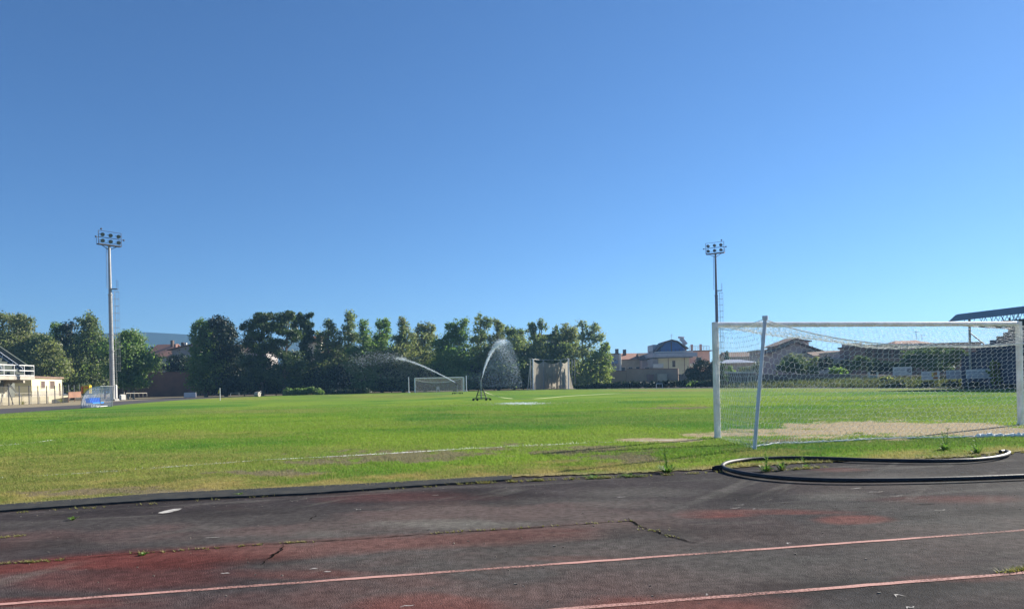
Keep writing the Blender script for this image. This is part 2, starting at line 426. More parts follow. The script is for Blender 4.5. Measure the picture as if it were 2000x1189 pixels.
bm, nt, b = new_mat('grass_blade'); N, L = nt.nodes, nt.links
N.remove(b)
at = N.new('ShaderNodeAttribute'); at.attribute_name = 'tint'
df = N.new('ShaderNodeBsdfDiffuse'); tl = N.new('ShaderNodeBsdfTranslucent'); mx = N.new('ShaderNodeMixShader'); mx.inputs[0].default_value = .42
L.new(at.outputs['Color'], df.inputs[0]); L.new(at.outputs['Color'], tl.inputs[0])
L.new(df.outputs[0], mx.inputs[1]); L.new(tl.outputs[0], mx.inputs[2]); L.new(mx.outputs[0], N['Material Output'].inputs[0])
M['blade'] = bm
CHALKED = [[g(*q) for q in pl] for pl in ([(0,934.5),(200,923),(400,908),(520,899),(640,893),(760,886.5),(915,877),(1140,866.5),(1250,862)], [(0,871),(55,866),(105,860)], [(1402,857),(1480,862),(1560,868)])]
v, f, c = blades(GRASS_N, 60, 1.5, .030, 3)
go = mesh_obj('grass', v, f, M['blade'], org=(0,0,0)); tag(go, 'short green and straw coloured grass covering the pitch', 'grass', kind='stuff'); col_attr(go.data, c)

# ---- old running track: worn black rubber over red
def track_col(X, Y):
    px, py = project(X, Y)
    n1 = fbm(X*.8, Y*1.2, .9, 51); n2 = fbm(X, Y, .12, 61); n3 = fbm(X*.5, Y, 2.4, 71)
    w_ = (n1-.5)*1.5 + (n3-.5)*1.2
    red = sstep(.52, .72, n1*.5+n3*.5)*.42*(1-.75*sstep(1000, 1500, px))
    ys = np.interp(px, [-200,0,250,550,830,1000,1235,1600], [1115,1101,1082,1061,1043,1033,1017,1003])   # seam
    below = py-ys
    red = np.maximum(red, sstep(1.0, .2, np.abs(below-12)/26 + w_*.9)*(1-sstep(1080, 1250, px))*.95)
    for cx, cy, rx, ry, a in ((150,1130,330,30,.48),(120,1178,260,16,.7),(830,1182,280,40,1.1),(1330,1190,330,56,1.25),(1390,1004,130,12,1.1),(1500,999,200,7,.9),(1665,1015,90,11,1.1),(1880,975,200,12,.8),(790,972,180,12,.5),(1640,917,70,5,.7),(1130,1090,140,9,.4),(30,1048,50,7,.7),(1010,1002,130,9,.3),(1900,1128,200,10,.5),(600,1120,200,14,.5)):
        e = ell(px, py, cx, cy, rx, ry) + w_*.55
        red = np.maximum(red, sstep(1.15, .35, e)*a)
    dust = sstep(.55, .8, n3)*.35
    for cx, cy, rx, ry, a in ((860,1022,330,22,.85),(620,1040,160,16,.6),(420,1030,120,12,.4),(1180,985,220,16,.4),(1640,965,120,16,.5),(1300,1000,200,14,.25),(1250,962,170,12,.35),(1750,935,350,16,.45),(1100,1040,150,6,.5)):
        e = ell(px, py, cx, cy, rx, ry) + w_*.6
        dust = np.maximum(dust, sstep(1.2, .2, e)*a)
    # scuffs: fine streaks along the lanes and a few across them
    ax = X*.978+Y*.208; ay = -X*.208+Y*.978
    st = fbm(ax*.22, ay*2.4, .5, 81); sc = fbm((X*.6+Y*.8)*.25, (-X*.8+Y*.6)*2.2, .45, 91)
    dust = np.maximum(dust, sstep(.60, .80, st)*.42); dust = np.maximum(dust, sstep(.66, .82, sc)*.40)
    red = red*(.84+.5*fbm(X, Y, .22, 95)); red = np.where(below < -4, red*.62, red)
    c = np.empty(X.shape+(3,)); c[...] = (.040,.035,.036)
    c = mixc(c, (.056,.049,.049), sstep(.4,.65,n1))
    c = mixc(c, (.027,.027,.029), sstep(1100, 1700, px)*.75)
    c = mixc(c, (.125,.036,.030), np.clip(red*1.05,0,1)*.78)
    c = mixc(c, (.165,.160,.140), dust*.72)
    dk = sstep(.60, .78, fbm(ax*.5, ay*1.2, .7, 99))
    return c * (.80+.4*n2)[..., None] * (1-.30*dk)[..., None]
tm, nt, b = new_mat('worn_track'); N, L = nt.nodes, nt.links
at = N.new('ShaderNodeAttribute'); at.attribute_name = 'tint'; geo = N.new('ShaderNodeNewGeometry')
nz = N.new('ShaderNodeTexNoise'); nz.inputs['Scale'].default_value = 95; nz.inputs['Detail'].default_value = 3; nz.inputs['Roughness'].default_value = .8
vo = N.new('ShaderNodeTexVoronoi'); vo.inputs['Scale'].default_value = 130
nb = N.new('ShaderNodeTexNoise'); nb.inputs['Scale'].default_value = 14; nb.inputs['Detail'].default_value = 7
for q in (nz, vo, nb): L.new(geo.outputs['Position'], q.inputs['Vector'])
mr = N.new('ShaderNodeMapRange'); mr.inputs[1].default_value = .3; mr.inputs[2].default_value = .7; mr.inputs[3].default_value = .45; mr.inputs[4].default_value = 1.6
L.new(nz.outputs['Fac'], mr.inputs[0])
m3 = N.new('ShaderNodeMapRange'); m3.inputs[1].default_value = .35; m3.inputs[2].default_value = .65; m3.inputs[3].default_value = .78; m3.inputs[4].default_value = 1.22
L.new(nb.outputs['Fac'], m3.inputs[0])
mm = N.new('ShaderNodeMath'); mm.operation = 'MULTIPLY'; L.new(mr.outputs[0], mm.inputs[0]); L.new(m3.outputs[0], mm.inputs[1])
vm = N.new('ShaderNodeVectorMath'); vm.operation = 'SCALE'; L.new(at.outputs['Color'], vm.inputs[0]); L.new(mm.outputs[0], vm.inputs['Scale'])
L.new(vm.outputs[0], b.inputs['Base Color']); b.inputs['Roughness'].default_value = .85; b.inputs['Specular IOR Level'].default_value = .03
bp = N.new('ShaderNodeBump'); bp.inputs['Strength'].default_value = .7; bp.inputs['Distance'].default_value = .006
ad = N.new('ShaderNodeMath'); ad.operation = 'ADD'; L.new(vo.outputs['Distance'], ad.inputs[0]); L.new(nz.outputs['Fac'], ad.inputs[1])
L.new(ad.outputs[0], bp.inputs['Height']); L.new(bp.outputs[0], b.inputs['Normal'])
M['track'] = tm
v, f = fan(-1.9, 1.9, 880, lambda t: np.full_like(t, 2.0), lambda t: dcurb(t)+.9, 260, 0.0)
to = mesh_obj('running_track', v, f, M['track'], org=(0,0,0)); tag(to, kind='structure', label='worn black running track with red rubber showing through', cat='running track')
col_attr(to.data, track_col(v[:, 0], v[:, 1]))
M['track_plain'] = mat('track_asphalt', (.045,.042,.046), .9, (.065,.060,.062), .8, .2, 60)

# ---- ground to the horizon, far tracks, hills
M['earth'] = mat('dry_earth', (.27,.22,.14), .95, (.20,.17,.10), .25, .3, 3)
gv = MB().quad((-9000,-200,-.05),(9000,-200,-.05),(9000,9000,-.05),(-9000,9000,-.05))
tag(gv.build('ground', M['earth']), kind='structure', label='dry beige earth around the sports ground', cat='ground')
def strip(name, top, bot, z, m, label):
    n = len(top); P = [g(x, y, z) for x, y in top] + [g(x, y, z) for x, y in bot]
    o = mesh_obj(name, P, [(i+n, i+1+n, i+1, i) for i in range(n-1)], m)
    tag(o, kind='structure', label=label, cat=name.replace('_', ' ')); return o
strip('far_track', [(-1300,908),(-300,818),(0,798),(155,790.5),(220,784),(323,778.5),(400,775.5),(520,771.5)], [(-1300,946),(-300,842),(0,809),(157,798.5),(220,793),(323,784),(400,779),(520,773.5)], -.03, M['track_plain'], 'dark track strip running past the dugout on the left')
strip('far_track', [(1130,757.6),(1250,756.0),(1400,754.8),(1640,754.6),(1900,754.6),(2000,754.8),(2300,757)], [(1130,760),(1250,759),(1400,758.6),(1640,759.2),(1900,759.8),(2000,760.3),(2300,765)], -.03, M['track_plain'], 'grey track strip beyond the grass on the right')
hv = []
rid = [(-500,640),(-200,646),(0,650),(120,652),(200,650),(285,648),(330,651),(370,656),(450,661),(600,670),(760,686),(900,700),(1050,716),(1250,730),(1500,733)]
dh = 1500
for k, (x, y) in enumerate(rid):
    p = w(x, y, dh); jz = (vnoise(np.array([k*1.7]), np.array([.3]), 4)[0]-.5)*8
    hv += [Vector((p.x*.94, dh*.9, -2)), Vector((p.x, dh, p.z+jz)), Vector((p.x*1.15, dh*1.2, -2))]
fs = []
for k in range(len(rid)-1):
    a = 3*k; fs += [(a, a+3, a+4, a+1), (a+1, a+4, a+5, a+2)]
M['hill'] = mat('hill_scrub', (.05,.075,.06), 1, (.07,.09,.06), .004)
tag(mesh_obj('hills', hv, fs, M['hill']), kind='structure', label='low hills fading into blue haze', cat='hills')

# ---- markings: lane lines, chalk lines, cracks
def worn_mat(name, col, amount, scale=30):
    m, nt, b = new_mat(name); N, L = nt.nodes, nt.links
    b.inputs['Base Color'].default_value = (*col, 1); b.inputs['Roughness'].default_value = .85; b.inputs['Specular IOR Level'].default_value = .1
    geo = N.new('ShaderNodeNewGeometry'); nz = N.new('ShaderNodeTexNoise'); nz.inputs['Scale'].default_value = scale; nz.inputs['Detail'].default_value = 6; nz.inputs['Roughness'].default_value = .8
    n2 = N.new('ShaderNodeTexNoise'); n2.inputs['Scale'].default_value = 1.1; n2.inputs['Detail'].default_value = 3
    L.new(geo.outputs['Position'], nz.inputs['Vector']); L.new(geo.outputs['Position'], n2.inputs['Vector'])
    s = N.new('ShaderNodeMath'); s.operation = 'ADD'; L.new(nz.outputs['Fac'], s.inputs[0]); L.new(n2.outputs['Fac'], s.inputs[1])
    r = N.new('ShaderNodeMapRange'); r.inputs[1].default_value = 2*amount-.16; r.inputs[2].default_value = 2*amount+.16
    L.new(s.outputs[0], r.inputs[0])
    tp = N.new('ShaderNodeBsdfTransparent'); mx = N.new('ShaderNodeMixShader')
    L.new(r.outputs[0], mx.inputs[0]); L.new(tp.outputs[0], mx.inputs[1]); L.new(b.outputs[0], mx.inputs[2])
    L.new(mx.outputs[0], N['Material Output'].inputs[0]); return m
M['lane'] = worn_mat('lane_paint', (.46,.26,.225), .45, 60)
M['chalk'] = worn_mat('chalk', (.55,.55,.50), .52, 12)
M['chalk_strong'] = worn_mat('chalk_line', (.66,.66,.63), .47, 10)
M['fleck'] = worn_mat('old_white_paint', (.48,.46,.43), .49, 30)
def ribbon(pts, wd, z, jitter=0, taper=False, sub=.12):
    P = [Vector((p.x, p.y, z)) for p in pts]; Q = [P[0]]
    for a, b in zip(P, P[1:]):
        n = max(1, int((b-a).length/sub)); Q += [a.lerp(b, (i+1)/n) for i in range(n)]
    v = []; m = len(Q)
    for i, p in enumerate(Q):
        t = (Q[min(i+1, m-1)]-Q[max(i-1, 0)]).normalized(); s = Vector((-t.y, t.x, 0))
        k = wd*(1+(random.random()-.5)*jitter)*.5
        if taper: k *= min(1, i/4+.15, (m-1-i)/4+.15)
        c = p + s*(random.random()-.5)*jitter*wd*1.3
        v += [c-s*k, c+s*k]
    return v, [(2*i, 2*i+2, 2*i+3, 2*i+1) for i in range(m-1)]
def line_ext(a, b, ea, eb):
    d = (b-a); return [a-d*ea, b+d*eb]
for (a, b, lab) in (((0,1180),(2000,1035.5),'pinkish worn lane line across the middle of the track'), ((1120,1188.5),(2000,1118.5),'pinkish worn lane line nearest the camera at lower right')):
    v, f = ribbon(line_ext(g(*a), g(*b), 1.2, 1.0), .050, .004, .15)
    tag(mesh_obj('lane_line', v, f, M['lane']), lab, 'lane line', kind='structure')
def poly(pxs, wd, m, name, lab, z=.005, jitter=0, taper=False):
    v, f = ribbon([g(*p) for p in pxs], wd, z, jitter, taper, .05)
    return tag(mesh_obj(name, v, f, m), lab, name.replace('_', ' '), kind='structure')
poly([(-250,1121),(0,1101),(130,1093),(250,1082),(420,1070),(550,1061),(700,1053),(830,1043),(1000,1033),(1100,1026),(1235,1017)], .012, M['crack'], 'track_seam', 'open black seam with weeds crossing the track', jitter=1.2)
poly([(1226,1011),(1240,1022),(1265,1033),(1300,1045),(1335,1055),(1370,1062)], .015, M['crack'], 'track_crack', 'crack running right from the end of the seam', jitter=1.4, taper=True)
poly([(556,1062),(546,1077),(526,1089),(512,1103)], .016, M['crack'], 'track_crack', 'short jagged crack below the seam on the left', jitter=1.6, taper=True)
poly([(1665,992),(1705,990)], .012, M['crack'], 'track_crack', 'thin crack in the right part of the track', jitter=1, taper=True)
poly([(1755,987),(1800,985),(1850,983)], .014, M['crack'], 'track_crack', 'long thin crack at the right of the track', jitter=1, taper=True)
poly([(1625,995),(1645,999)], .02, M['crack'], 'track_crack', 'tiny crack left of the two thin cracks', jitter=1.5, taper=True)
poly([(620,1005),(600,1018)], .014, M['crack'], 'track_crack', 'tiny crack in the grey part of the track', jitter=1.5, taper=True)
poly([(0,934.5),(200,923),(400,908),(520,899)], .12, M['chalk'], 'goal_line', 'faded chalk goal line at the left', z=.0165)
poly([(520,899),(640,893),(760,886.5),(915,877)], .12, M['chalk_strong'], 'goal_line', 'chalk goal line still bright in the middle', z=.0165)
poly([(915,877),(1140,866.5),(1250,862),(1390,858)], .11, M['chalk'], 'goal_line', 'faded chalk goal line reaching the near goal post', z=.0165)
poly([(1402,857),(1480,862),(1560,868)], .10, M['chalk_strong'], 'goal_line', 'short chalk line behind the near goal post', z=.0165)
poly([(0,871),(55,866),(105,860)], .13, M['chalk_strong'], 'box_line', 'short chalk penalty box line at the left', z=.0165)
poly([(1280,806),(1345,804.5)], .13, M['chalk'], 'box_line', 'faint chalk penalty box line left of the near goal', z=.0165)
for k, (pts) in enumerate([[(308,1001),(322,996.5),(340,993),(356,992),(348,996),(336,999),(318,1002)]]):
    o = mesh_obj('paint_patch', [g(x, y, .005) for x, y in pts], [tuple(range(len(pts)))], M['fleck']); tag(o, 'white paint patch on the black track near the curb', 'paint patch', kind='structure')
vs, fs = [], []
for (x, y, L_) in ((415,1049,14),(613,1110,8),(640,1116,7),(795,1183,14),(1672,953,12),(1710,960,16),(1752,968,12),(1508,919,7),(1590,934,16),(1620,938,14),(1835,995,10),(1910,1013,10),(1445,985,10),(1480,993,8),(1755,1162,9),(1780,1186,10),(1440,991,14),(700,994,5),(912,1024,5),(850,966,5),(1500,975,10),(1215,970,8),(440,1118,9),(1540,1060,5),(1380,1160,4)):
    a = g(x-L_, y+.7, .005); b_ = g(x+L_, y-.7, .005)
    v, f = ribbon([a, a.lerp(b_, .33), a.lerp(b_, .66), b_], .045, .005, .8, True, .04)
    fs += [tuple(i+len(vs) for i in q) for q in f]; vs += v
tag(mesh_obj('paint_flecks', vs, fs, M['fleck']), 'scattered white paint flecks on the track', 'paint flecks', kind='stuff')
# raised rubber edging between turf and track, with its open joint
top = [(-1200,1104),(-300,1021),(0,991),(300,969),(700,950),(1000,933)]; bot = [(-1200,1120),(-300,1032),(0,1000),(300,979),(600,966),(1000,938)]
def along(pl, n):
    P = [g(*p) for p in pl]; seg = [(b-a).length for a, b in zip(P, P[1:])]; T = sum(seg); out = []
    for i in range(n):
        s = T*i/(n-1); k = 0
        while k < len(seg)-1 and s > seg[k]: s -= seg[k]; k += 1
        out.append(P[k].lerp(P[k+1], min(1, s/seg[k])))
    return out
A, B = along(top, 140), along(bot, 140); vs, fs = [], []
for i, (p, q) in enumerate(zip(A, B)):
    e = Vector((q.x, q.y, 0)) + Vector((0, (random.random()-.5)*.02, 0)); h = .022
    vs += [Vector((p.x, p.y+.15, h)), Vector((e.x, e.y, h+.004*random.random())), Vector((e.x, e.y-.004, -.01))]
for i in range(139):
    a = 3*i; fs += [(a+1, a+4, a+3, a), (a+2, a+5, a+4, a+1)]
M['edging'] = mat('rubber_edging', (.040,.044,.046), .95, (.062,.062,.058), 5, .7, 60, spec=.03)
tag(mesh_obj('track_edging', vs, fs, M['edging']), 'dark rubber edging strip between the grass and the track', 'track edging', kind='structure')
poly([(-1200,1121),(-300,1033),(0,1001),(300,980),(600,967),(1000,939)], .018, M['crack'], 'track_seam', 'black joint along the foot of the rubber edging', jitter=1.0)
# ---------------------------------------------------------------- near goal
def hexnet(S_, W_, H_, cw, r, mb, jit_=0.0):
    """hexagonal netting over surface S_(u,v); W_,H_ are its size in metres, cw the cell width"""
    ch = cw*1.15; rowh = ch*.75
    nx, ny = int(W_/cw)+2, int(H_/rowh)+2
    seg = set(); pos = {}
    def key(x, y): return (round(x, 3), round(y, 3))
    for j in range(-1, ny):
        for i in range(-1, nx):
            cx = (i + (.5 if j % 2 else 0))*cw; cy = j*rowh
            c = [(cx, cy+ch/2), (cx+cw/2, cy+ch/4), (cx+cw/2, cy-ch/4), (cx, cy-ch/2), (cx-cw/2, cy-ch/4), (cx-cw/2, cy+ch/4)]
            for k in range(6):
                a, b = key(*c[k]), key(*c[(k+1) % 6]); seg.add((min(a, b), max(a, b)))
    rr = random.Random(5); cache = {}
    def P(k):
        if k not in cache:
            u, v = min(1, max(0, k[0]/W_)), min(1, max(0, k[1]/H_))
            p = Vector(S_(u, v))
            if jit_ and 0 < v < 1: p += Vector([(rr.random()-.5)*jit_ for _ in range(3)])
            cache[k] = p
        return cache[k]
    for a, b in sorted(seg):
        if not (-1e-6 <= a[0] <= W_+1e-6 or -1e-6 <= b[0] <= W_+1e-6): continue
        p, q = P(a), P(b)
        if (p-q).length > 1e-3: mb.tube([p, q], r, 3, caps=False)

GL, GR, GH = Vector((4.39,15.95,0)), Vector((12.21,17.85,0)), 2.50
gdir = (GR-GL).normalized(); gback = Vector((gdir.y, -gdir.x, 0))         # towards the camera
ng = thing('football_goal', 'large white football goal with hexagonal net standing nearest the camera', 'football goal', (GL+GR)/2)
def rrect(p, t, wx, wy, r=.03):
    pr = []
    for cx, cy, a0 in ((wx-r, wy-r, 0), (-wx+r, wy-r, 90), (-wx+r, -wy+r, 180), (wx-r, -wy+r, 270)):
        for k in range(4):
            a = math.radians(a0+30*k); pr.append(t*(cx+r*math.cos(a)) + p*(cy+r*math.sin(a)))
    return pr
for q, lab in ((GL, None), (GR, None)):
    m = MB().prism(rrect(gback, gdir, .058, .062), q+Vector((0,0,-.1)), q+Vector((0,0,GH-.001)))
    m.prism(rrect(gback, gdir, .066, .07), q+Vector((0,0,-.05)), q+Vector((0,0,.05)))
    m.build('goal_post', M['post_white'], ng)
up = Vector((0,0,1))
cbp = [gback*(.06*math.cos(a))+up*(.056*math.sin(a)) for a in [2*PI*k/14 for k in range(14)]]
cb = MB().prism(cbp, GL+up*(GH-.056)+gdir*.05, GR+up*(GH-.056)-gdir*.05)
cb.build('crossbar', M['post_white'], ng)
for k in range(34):
    c = GL.lerp(GR, (k+.5)/34) + up*(GH-.075) + gback*.06
    MB().box(c, (.03,.022,.03), math.atan2(gdir.y, gdir.x)).build('net_hook', M['net_cord'], ng)
SLb, SLt = g(1473, 879), w(1493, 621, 13.2); SLt.y = SLb.y - .05
SRb = GR + gback*2.45 + gdir*.1; SRt = SRb + Vector((.2,-.05,2.36))
for bpt, tpt in ((SLb, SLt), (SRb, SRt)):
    m = MB().tube([bpt-up*.05, bpt.lerp(tpt, .5), tpt], [.034,.033,.032], 14)
    st = m.build('net_stanchion', M['stanchion'], ng, smooth=False)
    m = MB().tube([tpt-up*.03, tpt+up*.035], .052, 12)
    m.beam(tpt+up*.005, tpt+up*.0+gback*-.12+gdir*.10, .03, .035)
    m.build('pipe_cap', M['stanchion'], st)
def rope(u):
    s = 1-abs(2*u-1)**2.6
    p = SLt.lerp(SRt, u); return p + up*(-.03-.50*s) - gback*(.12*s)
def clamp_lerp(pl, u):
    s = u*(len(pl)-1); k = min(int(s), len(pl)-2); return pl[k].lerp(pl[k+1], s-k)
hem = [SLb-gback*.25+gdir*.1, g(1520,868.5), g(1560,868), g(1640,864), g(1720,859.5), g(1800,858), g(1880,856.5), g(1940,854.5), g(2000,853.5), SRb-gback*.3-gdir*.8, SRb-gback*.3]
def back_s(u, v):
    t = rope(u); b_ = clamp_lerp(hem, u) + up*.02
    p = b_.lerp(t, v); return p - gback*(.16*math.sin(PI*v)*math.sin(PI*u)) + gdir*.0
def roof_s(u, v):
    a = GL.lerp(GR, u)+up*(GH-.10)+gback*.05; b_ = rope(u)
    p = a.lerp(b_, v); return p - up*(.22*math.sin(PI*v)*(.35+.65*math.sin(PI*u))+.03*math.sin(PI*u*7)*math.sin(PI*v))
def side_s(P0, S0, s, sgn):
    def f_(u, v):
        t = (P0+up*(GH-.12)+gback*.05).lerp(rope(0 if sgn > 0 else 1), u) - up*(.07*math.sin(PI*u))
        b_ = (P0+gback*.05).lerp(hem[0 if sgn > 0 else -1], u)+up*.02
        return b_.lerp(t, v) + gdir*sgn*(.10*math.sin(PI*v)*math.sin(PI*u))
    return f_
m = MB(); hexnet(back_s, 8.2, 2.3, .118, NET_R, m, .02); m.build('back_net', M['net_cord'], ng)
m = MB(); hexnet(roof_s, 8.0, 2.6, .118, NET_R, m, .03); m.build('roof_net', M['net_cord'], ng)
m = MB(); hexnet(side_s(GL, SLb, 0, 1), 2.7, 2.4, .118, NET_R, m, .02); m.build('side_net', M['net_cord'], ng)
m = MB(); hexnet(side_s(GR, SRb, 0, -1), 2.7, 2.4, .118, NET_R, m, .02); m.build('side_net', M['net_cord'], ng)
m = MB().tube([rope(k/40) for k in range(41)], .009, 6); m.tube([GL+up*(GH-.12)+gback*.06, SLt-up*.14-gback*1.2, SLt-up*.02], .006, 5)
m.build('net_rope', M['net_cord'], ng)
hp = [clamp_lerp(hem, k/120)+up*(.03+.018*random.random()) + Vector((0, (random.random()-.5)*.03, 0)) for k in range(121)]
m = MB().tube(hp, [(.012 if k < 78 else .042)*(.6+.9*random.random()) for k in range(121)], 7)
m.build('net_hem', M['net_cord'], ng, label='bunched white net hem lying on the grass')

# ---------------------------------------------------------------- black pipe looped on the track
def smooth_path(P, n):
    out = []
    for i in range(len(P)-1):
        p0, p1, p2, p3 = P[max(i-1,0)], P[i], P[i+1], P[min(i+2,len(P)-1)]
        for k in range(n):
            t = k/n
            out.append(.5*((2*p1)+(p2-p0)*t+(2*p0-5*p1+4*p2-p3)*t*t+(3*p1-p0-3*p2+p3)*t**3))
    out.append(P[-1]); return out
HR = .029
hpx = [(3300,893),(2700,911),(2300,925),(2150,931),(2000,937),(1850,942.5),(1700,945),(1600,944),(1520,939.5),(1460,932),(1425,924),(1412,917.5),(1415,911.5),(1432,906.5),(1470,902),(1540,899.5),(1620,901),(1700,904),(1800,906),(1880,905),(1930,901),(1960,895.5),(1971,889.5),(1964,886.5),(1954,887.5)]
P = [g(x, y) + up*(HR+.016) for x, y in hpx]
hs = MB().tube(smooth_path(P, 12), HR, 14).build('water_hose', M['hose_black'], None, smooth=True)
tag(hs, 'thick black plastic water pipe looped on the track edge behind the near goal', 'water pipe')
e = g(1409, 919)
cp = MB().tube([e+Vector((-.09,.02,.03)), e+Vector((.01,.0,.035))], [.045,.05], 10); cp.tube([e+Vector((-.12,.03,.03)), e+Vector((-.07,.01,.03))], .03, 8)
ORG[hs.name] = Vector(hs.location)
cp.build('coupling', M['rubber'], hs)

# ---------------------------------------------------------------- weeds
def weed(p, h, n, spread, m, lab, stalk=0, cat='weed', name='weed_plant', group=None):
    mb = MB(); r = random.Random(int(p.x*1000+p.y*77))
    for k in range(n):
        a = r.random()*2*PI; l = h*(.4+.7*r.random()); s = spread*(.3+.9*r.random())
        b0 = p+Vector((math.cos(a)*s*.15, math.sin(a)*s*.15, 0)); tip = p+Vector((math.cos(a)*s, math.sin(a)*s, l*(.35+.5*r.random())))
        mid = b0.lerp(tip, .55)+up*l*.25; sd = Vector((-math.sin(a), math.cos(a), 0))*(.006+.010*r.random())
        mb.add([b0-sd*.4, b0+sd*.4, mid+sd, mid-sd, tip], [(0,1,2,3), (3,2,4)])
    for k in range(stalk):
        a = r.random()*2*PI; t = p+Vector((math.cos(a)*.05, math.sin(a)*.05, h*(1.5+1.0*r.random())))
        mb.tube([p, p.lerp(t, .5)+Vector((.01,0,0)), t], [.005,.004,.003], 4, caps=False)
        for j in range(14):
            q = p.lerp(t, .35+.65*r.random()); a2 = r.random()*2*PI; l = .03+.05*r.random()
            tip = q+Vector((math.cos(a2)*l, math.sin(a2)*l, l*.6)); sd = Vector((-math.sin(a2), math.cos(a2), 0))*.008
            mb.add([q, q.lerp(tip, .5)+sd, tip, q.lerp(tip, .5)-sd], [(0,1,2,3)])
    o = mb.build(name, m); tag(o, lab, cat, group); return o
for (x, y, h, n, s, st, lab) in (
    (1303,923,.16,70,.20,2,'bushy weed with tall stalks at the track edge left of the black pipe'),
    (1496,921,.14,60,.15,2,'leafy weed with a tall stalk inside the pipe loop, left of its twin'),
    (1526,918,.15,55,.12,0,'low leafy weed inside the pipe loop, right of the stalked one'),
    (1574,912,.06,26,.10,1,'thin stalk weed inside the pipe loop'),
    (1846,880,.16,60,.14,2,'dark upright weed behind the net hem near the right post'),
    (1908,886,.16,60,.15,1,'weed beside the curled end of the black pipe'),
    (142,1015,.05,18,.06,0,'small yellow-green weed alone on the black track at left'),
    (281,1083,.035,18,.055,0,'small weed in the seam at the left of the track'),
    (1232,930,.05,40,.22,0,'flat weed mat on the edging left of the stalked weeds'),
    (1160,933,.05,40,.22,0,'flat weed mat further left on the edging'),
    (1905,893,.05,26,.18,0,'low weeds just behind the pipe end'),
    (468,968,.05,24,.10,0,'small weed on the edging above the white paint patch')):
    weed(g(x, y), h, n, s, M['weed'], lab, st, group='weeds along the track edge')
# weeds in the cracks: a line of tiny tufts nobody would count
vs = MB(); r = random.Random(9)
def crack_weeds(pl, n, h):
    P = [g(*p) for p in pl]
    for k in range(n):
        i = r.randrange(len(P)-1); q = P[i].lerp(P[i+1], r.random())
        if r.random() < .65: q = P[i].lerp(P[i+1], round(r.random()*3)/3)+Vector((r.gauss(0,.05), r.gauss(0,.012), 0))
        for j in range(7):
            a = r.random()*2*PI; l = h*(.4+r.random()); t = q+Vector((math.cos(a)*l, math.sin(a)*l, l*.8)); sd = Vector((-math.sin(a), math.cos(a), 0))*.004
            vs.add([q-sd, q+sd, t], [(0,1,2)])
crack_weeds([(0,1101),(60,1098),(70,1097),(130,1093)], 40, .022); crack_weeds([(270,1081),(290,1079)], 10, .025)
crack_weeds([(330,1077),(420,1070),(550,1061),(600,1058)], 46, .020); crack_weeds([(830,1043),(900,1038),(1010,1032),(1090,1026)], 34, .020); crack_weeds([(1140,1023),(1235,1017)], 16, .020)
crack_weeds([(1245,1026),(1265,1033),(1280,1038)], 20, .015); crack_weeds([(1296,1044),(1318,1050)], 10, .015)
crack_weeds([(1960,1119),(1990,1114),(2010,1110)], 50, .03); crack_weeds([(0,1050),(45,1046)], 24, .02)
crack_weeds([(900,946),(1050,939),(1250,931)], 150, .045); crack_weeds([(1250,931),(1410,922)], 40, .04); crack_weeds([(40,1001),(420,976),(640,962),(840,951)], 60, .03)
crack_weeds([(1420,915),(1500,907),(1620,903)], 150, .05); crack_weeds([(1480,922),(1560,917),(1600,913)], 60, .05); crack_weeds([(1750,897),(1900,893),(2000,884)], 110, .06)
tag(vs.build('crack_weeds', M['weed_dry']), 'tiny dry tufts growing along the cracks and the track edge', 'crack weeds', kind='stuff')

# grit, pebbles and straw lying on the track
gb = MB(); r = random.Random(21)
for k in range(520):
    if r.random() < .75:
        p = g(-40+2080*r.random(), 0+r.choice([0])+np.interp(0, [0,1], [960,960])+220*r.random()**1.3)
    else:
        x = -40+1500*r.random(); p = g(x, np.interp(x, [0,700,1400], [1003,957,926])+14*r.random()**2)
    s = .002+.005*r.random()**4; a = r.random()*PI
    gb.box(p+up*s*.5, (s*(1+r.random()*2.5), s*1.2, s), a)
tag(gb.build('grit', M['grit']), 'pale grit and straw bits scattered on the track', 'grit', kind='stuff')

# ---------------------------------------------------------------- far goal and net poles
fgD = 128.0
fL, fR = g(812, 766.2), g(905, 763.9); fL = Vector((fL.x*fgD/fL.y, fgD-1, 0)); fR = Vector((fR.x*fgD/fR.y, fgD+1, 0))
fg = thing('football_goal', 'small looking white football goal with slack grey net at the far end of the pitch', 'football goal', (fL+fR)/2)
fd = (fR-fL).normalized(); fb = Vector((-fd.y, fd.x, 0)); FH = 2.56
for q in (fL, fR): MB().prism(rrect(fb, fd, .10, .10), q, q+up*FH).build('goal_post', M['post_white'], fg)
MB().tube([fL+up*(FH-.09), fR+up*(FH-.09)], .10, 10).build('crossbar', M['post_white'], fg)
def frope(u): return (fL+fb*1.9+fd*.15).lerp(fR+fb*1.9-fd*.15, u)+up*(2.25-.55*(1-abs(2*u-1)**2.2))
bq, rq = MB(), MB(); n = 16
for k in range(n):
    u0, u1 = k/n, (k+1)/n; a, b_ = frope(u0), frope(u1)
    bq.quad(a, b_, Vector((b_.x, b_.y, .02)), Vector((a.x, a.y, .02)))
    c, d_ = fL.lerp(fR, u0)+up*(FH-.15), fL.lerp(fR, u1)+up*(FH-.15); rq.quad(c, d_, b_, a)
for q, u in ((fL, 0), (fR, 1)):
    a = frope(u); bq.quad(q+up*(FH-.15), a, Vector((a.x, a.y, .02)), q+up*.02)
bq.build('back_net', M['goal_net_far'], fg); rq.build('roof_net', M['goal_net_far'], fg)
MB().tube([frope(k/16) for k in range(17)], .045, 6).build('net_rope', M['net_cord'], fg)
